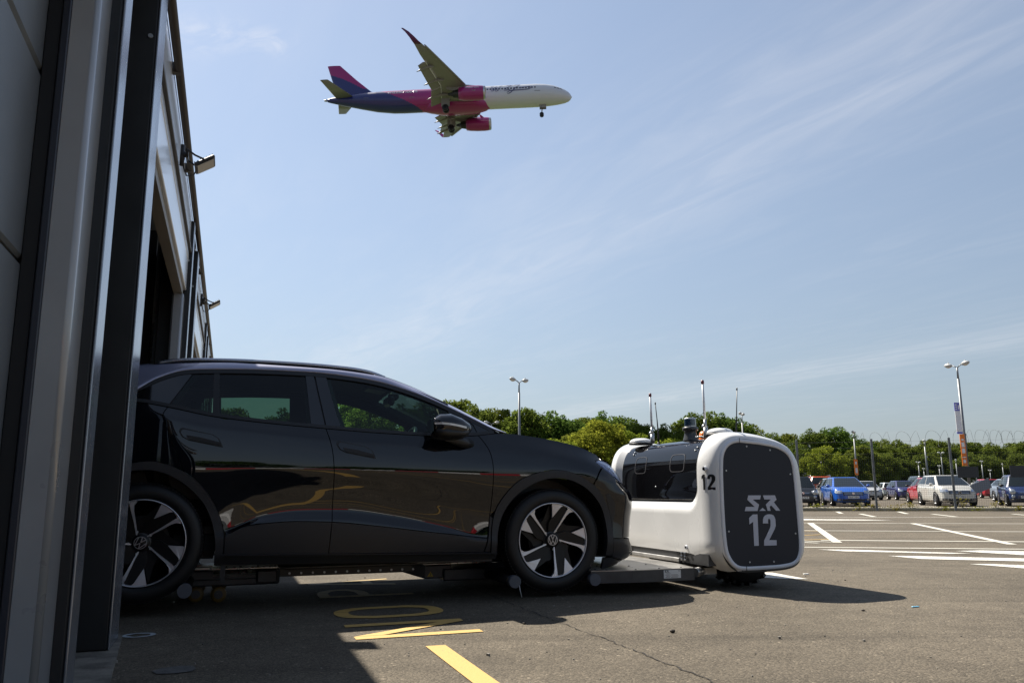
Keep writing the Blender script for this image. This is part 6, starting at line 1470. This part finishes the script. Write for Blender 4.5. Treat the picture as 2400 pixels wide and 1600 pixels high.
    q = MB(); q.cyl((xf - .03, 0, hz + (-.03 if grille == 'wide' else .03)), (xf + .045, 0, hz + (-.03 if grille == 'wide' else .03)), .075 if star else .055, n=20); bg_ = q.build('badge', SATB if star else CHR, t)
    if star:
        q = MB()
        for k in range(3):
            a = math.pi / 2 + k * 2 * math.pi / 3; q.box((xf + .05, .03 * math.cos(a), hz - .03 + .03 * math.sin(a)), (.006, .062, .014), 0, Matrix.Rotation(a, 3, 'X'))
        q.tube([(xf + .05, .068 * math.cos(a), hz - .03 + .068 * math.sin(a)) for a in np.linspace(0, 6.283, 24, endpoint=False)], .007, 5, True); q.build('badge_star', CHR, bg_)
    if plate is not None:
        pz = .44 if grille != 'wide' else .46
        q = MB(); q.box((xf + .028, 0, pz), (.012, .52, .112)); pf = q.build('number_plate', PLW, t)
        if plate:
            vs, fs = text_mesh(plate, .105, 0, .002); q = MB(); q.add([(xf + .0355, x_, pz + y_) for x_, y_, z_ in vs], fs); q.build('plate_letters', BLK, pf)
    # rear face
    for sg in (-1, 1):
        a, e = (hw * .62, hw * .93) if sg > 0 else (-hw * .93, -hw * .62); face('tail_lamp', a, e, s['tail'] - .32, s['tail'] - .08, RLT, .03, 5, 0, None, True)
    face('rear_bumper', -hw * .8, hw * .8, .28, .45, SATB, .02, 8, 0, None, True)
    q = MB(); q.box((xr - .035, 0, .78), (.012, .52, .112)); q.build('number_plate', PLY, t)
    if roofrails:
        for sg in (-1, 1):
            q = MB(); q.tube([(ft - .2, sg * hw * .66, H - .02), (ft - .4, sg * hw * .66, H + .06), (rtp + .3, sg * hw * .66, H + .06), (rtp + .1, sg * hw * .66, H - .03)], .02, 6); q.build('roof_rail', CHR, t)
    return t
FY = math.atan2(-FN.y, -FN.x); BY = math.atan2(FN.y, FN.x)
parked('black small hatchback with round lamps, partly hidden behind the robot', 'small', (.012, .013, .015), 13.1, 37.2, FY, 'GF65 LHA', False, True, 'none')
parked('bright blue liftback facing the fence, just right of the black hatchback', 'lift', (.012, .09, .42), 15.15, 36.7, FY, 'GL67 VBN')
parked('white mini MPV facing the fence, nose to camera with a round star badge', 'mpv', (.50, .49, .45), 19.35, 35.7, FY, 'HJ67 WKC', False, False, 'wide', star=True)
parked('navy blue small hatchback at the right edge of the picture', 'small', (.010, .022, .085), 21.75, 34.9, math.atan2(-math.cos(R(23)), -math.sin(R(23))), 'GF73 ENC', False, True, 'none')
parked('grey hatchback with red tail lamp behind the left side of the blue car', 'hatch', (.20, .20, .20), 16.85, 42.4, BY, None, True)
parked('orange red crossover with roof rails behind the grey car', 'suv', (.50, .075, .015), 17.9, 47.5, BY, None, True, roofrails=True)
parked('white hatchback facing the camera behind the right side of the blue car', 'hatch', (.46, .47, .48), 24.9, 57.2, FY, 'AE16 KDT', grille='slim')
parked('small silver car far off between the white hatchback and the dark blue one', 'small', (.42, .46, .46), 34.4, 75, BY, None, True)
parked('dark blue hatchback facing the camera in the open gap of the front row', 'hatch', (.020, .018, .095), 27.25, 56.5, FY, 'LV18 OJX', grille='slim')
parked('black people carrier behind the red car', 'van', (.014, .016, .017), 32.3, 64, BY, None, True)
parked('red coupe shaped hatchback partly behind the white car', 'hatch', (.40, .018, .035), 21.45, 41.3, BY, None, True)
parked('red tall hatchback seen over the bonnet of the white car', 'suv', (.42, .015, .03), 38.6, 66, BY, None, True)
parked('pale blue grey saloon at the right edge behind the navy hatchback', 'lift', (.22, .26, .32), 28.6, 45.5, FY, None, grille='slim')
for q in range(-4, 6):
    band(FP0 + FN * 6.5 + FD * (q * 2.6 + 1.2), FP0 + FN * 11.3 + FD * (q * 2.6 + 1.2), .11, WHT, z=.0052)
band(FP0 + FN * 6.6 + FD * -12, FP0 + FN * 6.6 + FD * 26, .14, WHT); band(FP0 + FN * 9.2 + FD * 1, FP0 + FN * 9.0 + FD * 4.5, .3, WHTW, z=.0056)
# ------------------------------------------------------------------ trees
BARK = mat('bark', (0.05, 0.04, 0.03), .9, var=.4, vscale=4)
LEAVES = [leafmat('leaf_dark', (0.066, 0.104, 0.020), .42), leafmat('leaf_mid', (0.086, 0.120, 0.021), .45), leafmat('leaf_light', (0.138, 0.172, 0.021), .45)]
def crown_mesh(seed, nclump, wide, leafn, ls):
    """unit tree, 10 m tall: clumps of small leaf faces through an uneven crown"""
    g_ = np.random.default_rng(seed); vs = []; cl_ = []
    for i in range(nclump):
        for _ in range(30):
            p = g_.normal(size=3); p /= np.linalg.norm(p); r_ = g_.uniform(.45, 1) ** .6; p = p * r_
            z = 5.7 + p[2] * 4.0 * (1 if p[2] > 0 else .95); k = 1 - .25 * max(0, p[2]) ** 2
            c = np.array([p[0] * wide * k, p[1] * wide * k, z])
            if all(np.linalg.norm(c - q[0]) > .62 for q in cl_): break
        cl_.append((c, g_.uniform(.62, 1.15)))
    tri = []
    for c, r_ in cl_:
        m_ = int(leafn * r_ ** 2); d = g_.normal(size=(m_, 3)); d /= np.linalg.norm(d, axis=1)[:, None]; rad = r_ * g_.uniform(.25, 1, m_) ** .5
        P = c + d * rad[:, None] * np.array([1, 1, .8]); nr = d * .7 + g_.normal(size=(m_, 3)) * .6 + np.array([0, 0, .25]); nr /= np.linalg.norm(nr, axis=1)[:, None]
        a = np.cross(nr, g_.normal(size=(m_, 3))); a /= np.linalg.norm(a, axis=1)[:, None]; e = np.cross(nr, a); s = ls * g_.uniform(.6, 1.3, m_)[:, None]
        tri.append(np.stack([P - a * s, P - e * s * .55 + nr * s * .15, P + a * s, P + e * s * .55 + nr * s * .15], 1))
    V = np.concatenate(tri).reshape(-1, 3); return V, cl_
def quads_mesh(name, V, m_):
    me = bpy.data.meshes.new(name); nq = len(V) // 4
    me.vertices.add(len(V)); me.vertices.foreach_set('co', V.astype(np.float32).ravel()); me.loops.add(nq * 4); me.loops.foreach_set('vertex_index', np.arange(nq * 4, dtype=np.int32))
    me.polygons.add(nq); me.polygons.foreach_set('loop_start', np.arange(0, nq * 4, 4, dtype=np.int32)); me.update(calc_edges=True); me.validate(); me.materials.append(m_); return me
KINDS = []
for sd, ncl, wd, lf, lsz, lm in ((3, 84, 3.4, 200, .17, 0), (11, 74, 3.1, 200, .17, 1), (23, 92, 3.8, 190, .17, 0), (31, 80, 4.0, 210, .165, 2), (47, 76, 2.9, 200, .17, 1)):
    V, cl_ = crown_mesh(sd, ncl, wd, lf, lsz); me = quads_mesh('crown', V, LEAVES[lm])
    b = MB(); b.tube([(0, 0, -.2), (.05, .03, 1.2), (-.05, .05, 3), (0, 0, 5.2), (.1, 0, 7.4)], [.26, .2, .16, .11, .04], 8)
    for c, r_ in cl_[::4]: b.tube([(0, 0, max(1.2, c[2] * .55 - .6)), (c[0] * .5, c[1] * .5, c[2] * .78), tuple(c)], [.09, .055, .015], 5)
    o = b.build('trunk', BARK); tme = o.data; bpy.data.objects.remove(o); KINDS.append((me, tme, V))
def tree(px, ytop, D, kind, label, wide=1.0, group='trees in the wood behind the car park'):
    hgt = (1150 - (px - 1200) * .005 - ytop) / F_PX * D + CAM_H; x = (px - 1200) / F_PX * D
    t = thing('tree', label, 'tree', (x, D, 0), (px * 1.7) % 6.28, group); s = hgt / 10.0
    t.scale = (s * wide, s * wide, s)
    link('crown', KINDS[kind][0], t); link('trunk', KINDS[kind][1], t)
    return t
TREES = [
 (430, 940, 100, 0, 'dark tree behind the garage end, seen through the rear side glass'), (545, 950, 95, 1, 'tree at left in the rear door window, left of the gap of sky'), (665, 955, 95, 0, 'tree at right in the rear door window, right of the gap of sky'),
 (735, 940, 100, 2, 'tree behind the door pillar of the black car'), (805, 935, 98, 1, 'tree at the left end of the front door window'), (872, 938, 92, 4, 'tree in the middle of the front door window'), (942, 945, 100, 0, 'tree seen below the rear view mirror through the windscreen'), (1008, 938, 104, 2, 'tree just above the door mirror, behind the windscreen pillar'),
 (1066, 930, 105, 1, 'leftmost tree standing clear above the windscreen of the black car'), (1112, 946, 96, 0, 'dark tree between the windscreen pillar and the tall lamp post'), (1160, 950, 98, 4, 'slim tree immediately left of the tall lamp post'), (1222, 950, 95, 1, 'tree directly behind the tall lamp post'), (1272, 960, 98, 2, 'wide dark tree right of the tall lamp post above the bonnet'), (1322, 972, 98, 0, 'lower dark tree between the lamp post and the light green tree'),
 (1372, 973, 112, 1, 'tree peeping over the left of the bright round tree'), (1408, 962, 114, 0, 'tall dark tree behind the bright round tree'), (1455, 972, 106, 2, 'tree right of the bright round tree, left of the robot antenna'), (1500, 988, 100, 1, 'tree behind the left pair of robot antennas'), (1552, 992, 100, 0, 'tree between the left antennas and the lidar of the robot'), (1602, 980, 112, 4, 'tree behind the robot lidar turret'), (1645, 962, 112, 2, 'tall wide tree behind the right white antenna of the robot'), (1695, 967, 112, 0, 'tree behind the right whip antenna of the robot'), (1742, 990, 116, 1, 'tree above the right shoulder of the robot'), (1790, 1012, 122, 2, 'low tree right of the robot roof'),
 (1848, 1012, 132, 1, 'tree above the first fence post at the robot edge'), (1898, 1004, 126, 0, 'dark domed tree left of the lamp with the small orange banner'), (1945, 998, 126, 2, 'highest dark dome of trees above the blue car'), (1992, 1016, 132, 0, 'dark tree right of the lamp with the small orange banner'), (2038, 1030, 140, 4, 'tree just left of the first full fence post'),
]
for a in TREES: tree(*a)
tree(1400, 986, 78, 3, 'bright yellow green round tree above the nose of the black car', 1.15); tree(1470, 1010, 84, 3, 'smaller bright tree hard against the left of the robot roof', 1.05); tree(1300, 1030, 76, 3, 'low bright bush peeping over the bonnet of the black car', 1.5); tree(1340, 1012, 80, 1, 'mid green bush left of the bright round tree', 1.3)
tree(1922, 1046, 104, 3, 'round light green tree behind the grey and blue parked cars', 1.15); tree(2005, 1040, 112, 1, 'olive tree right of the blue car behind the fence post', 1.2); tree(2062, 1058, 118, 4, 'low olive tree right of the first full fence post', 1.2); tree(1780, 1050, 95, 1, 'low tree hidden behind the robot shoulder', 1.4); tree(1560, 1030, 90, 3, 'low light bush behind the robot visor top', 1.5)
def wood(name, spots, lab_kind):
    g_ = np.random.default_rng(lab_kind); out_ = []
    for x, y, hgt, wd in spots:
        V = KINDS[int(g_.integers(0, 5))][2]; V = V.reshape(-1, 4, 3)[g_.random(len(V) // 4) < .62].reshape(-1, 3); a = g_.uniform(0, 6.28); ca, sa = math.cos(a), math.sin(a); s = hgt / 10
        c = V.reshape(-1, 4, 3).mean(1, keepdims=True); V = (c + (V.reshape(-1, 4, 3) - c) * 1.25).reshape(-1, 3)
        out_.append(np.stack([(V[:, 0] * ca - V[:, 1] * sa) * s * wd + x, (V[:, 0] * sa + V[:, 1] * ca) * s * wd + y, V[:, 2] * s], 1))
    return link(name, quads_mesh(name, np.concatenate(out_), LEAVES[0]), None, kind='stuff')
sp = []
for i in range(30):
    px = 1990 + i * 22; D = 262 + 26 * ((i * 7) % 3); yt = 1036 + 6 * math.sin(i * 1.3) + 4 * math.sin(i * 2.9) + (4 if i > 12 else 0)
    sp.append(((px - 1200) / F_PX * D, D, (1146 - yt) / F_PX * D + .75, 1.0))
for i in range(18):
    px = 2000 + i * 38; sp.append(((px - 1200) / F_PX * 245, 245, 9.5 + (i * 5 % 3), 1.3))
wood('far_wood', sp, 1)
sp = [((i - 7) * 9.5 + 8, -75 + 5 * ((i * 5) % 3), 7.2 + .7 * ((i * 3) % 4), 1.7) for i in range(16)]
wood('wood_across_the_lot', sp, 2)
# red and white barrier boards across the lot, mirrored in the car doors
BR = mat('barrier_red', (.45, .02, .03), .5); BW = mat('barrier_white', (.7, .7, .7), .5)
for i in range(12):
    red = i % 2 == 0; p = uvw(-8 + i * 2.02, -26.0)
    t = thing('barrier', ('red' if red else 'white') + ' plastic barrier of the row mirrored in the doors of the black car', 'barrier', p, HD, 'red barriers across the lot' if red else 'white barriers across the lot')
    b = MB(); b.loft([[(x, y * (.25 if z < .2 else .09), z) for x, y in ((-1, -1), (1, -1), (1, 1), (-1, 1))] for z in (0, .12, .3, .85)], True, True, False); b.build('barrier_body', BR if red else BW, t)
    b = MB(); b.box((-.6, 0, .025), (.2, .62, .05)); b.build('foot', SATB, t)
    b = MB(); b.box((.6, 0, .025), (.2, .62, .05)); b.build('foot', SATB, t)
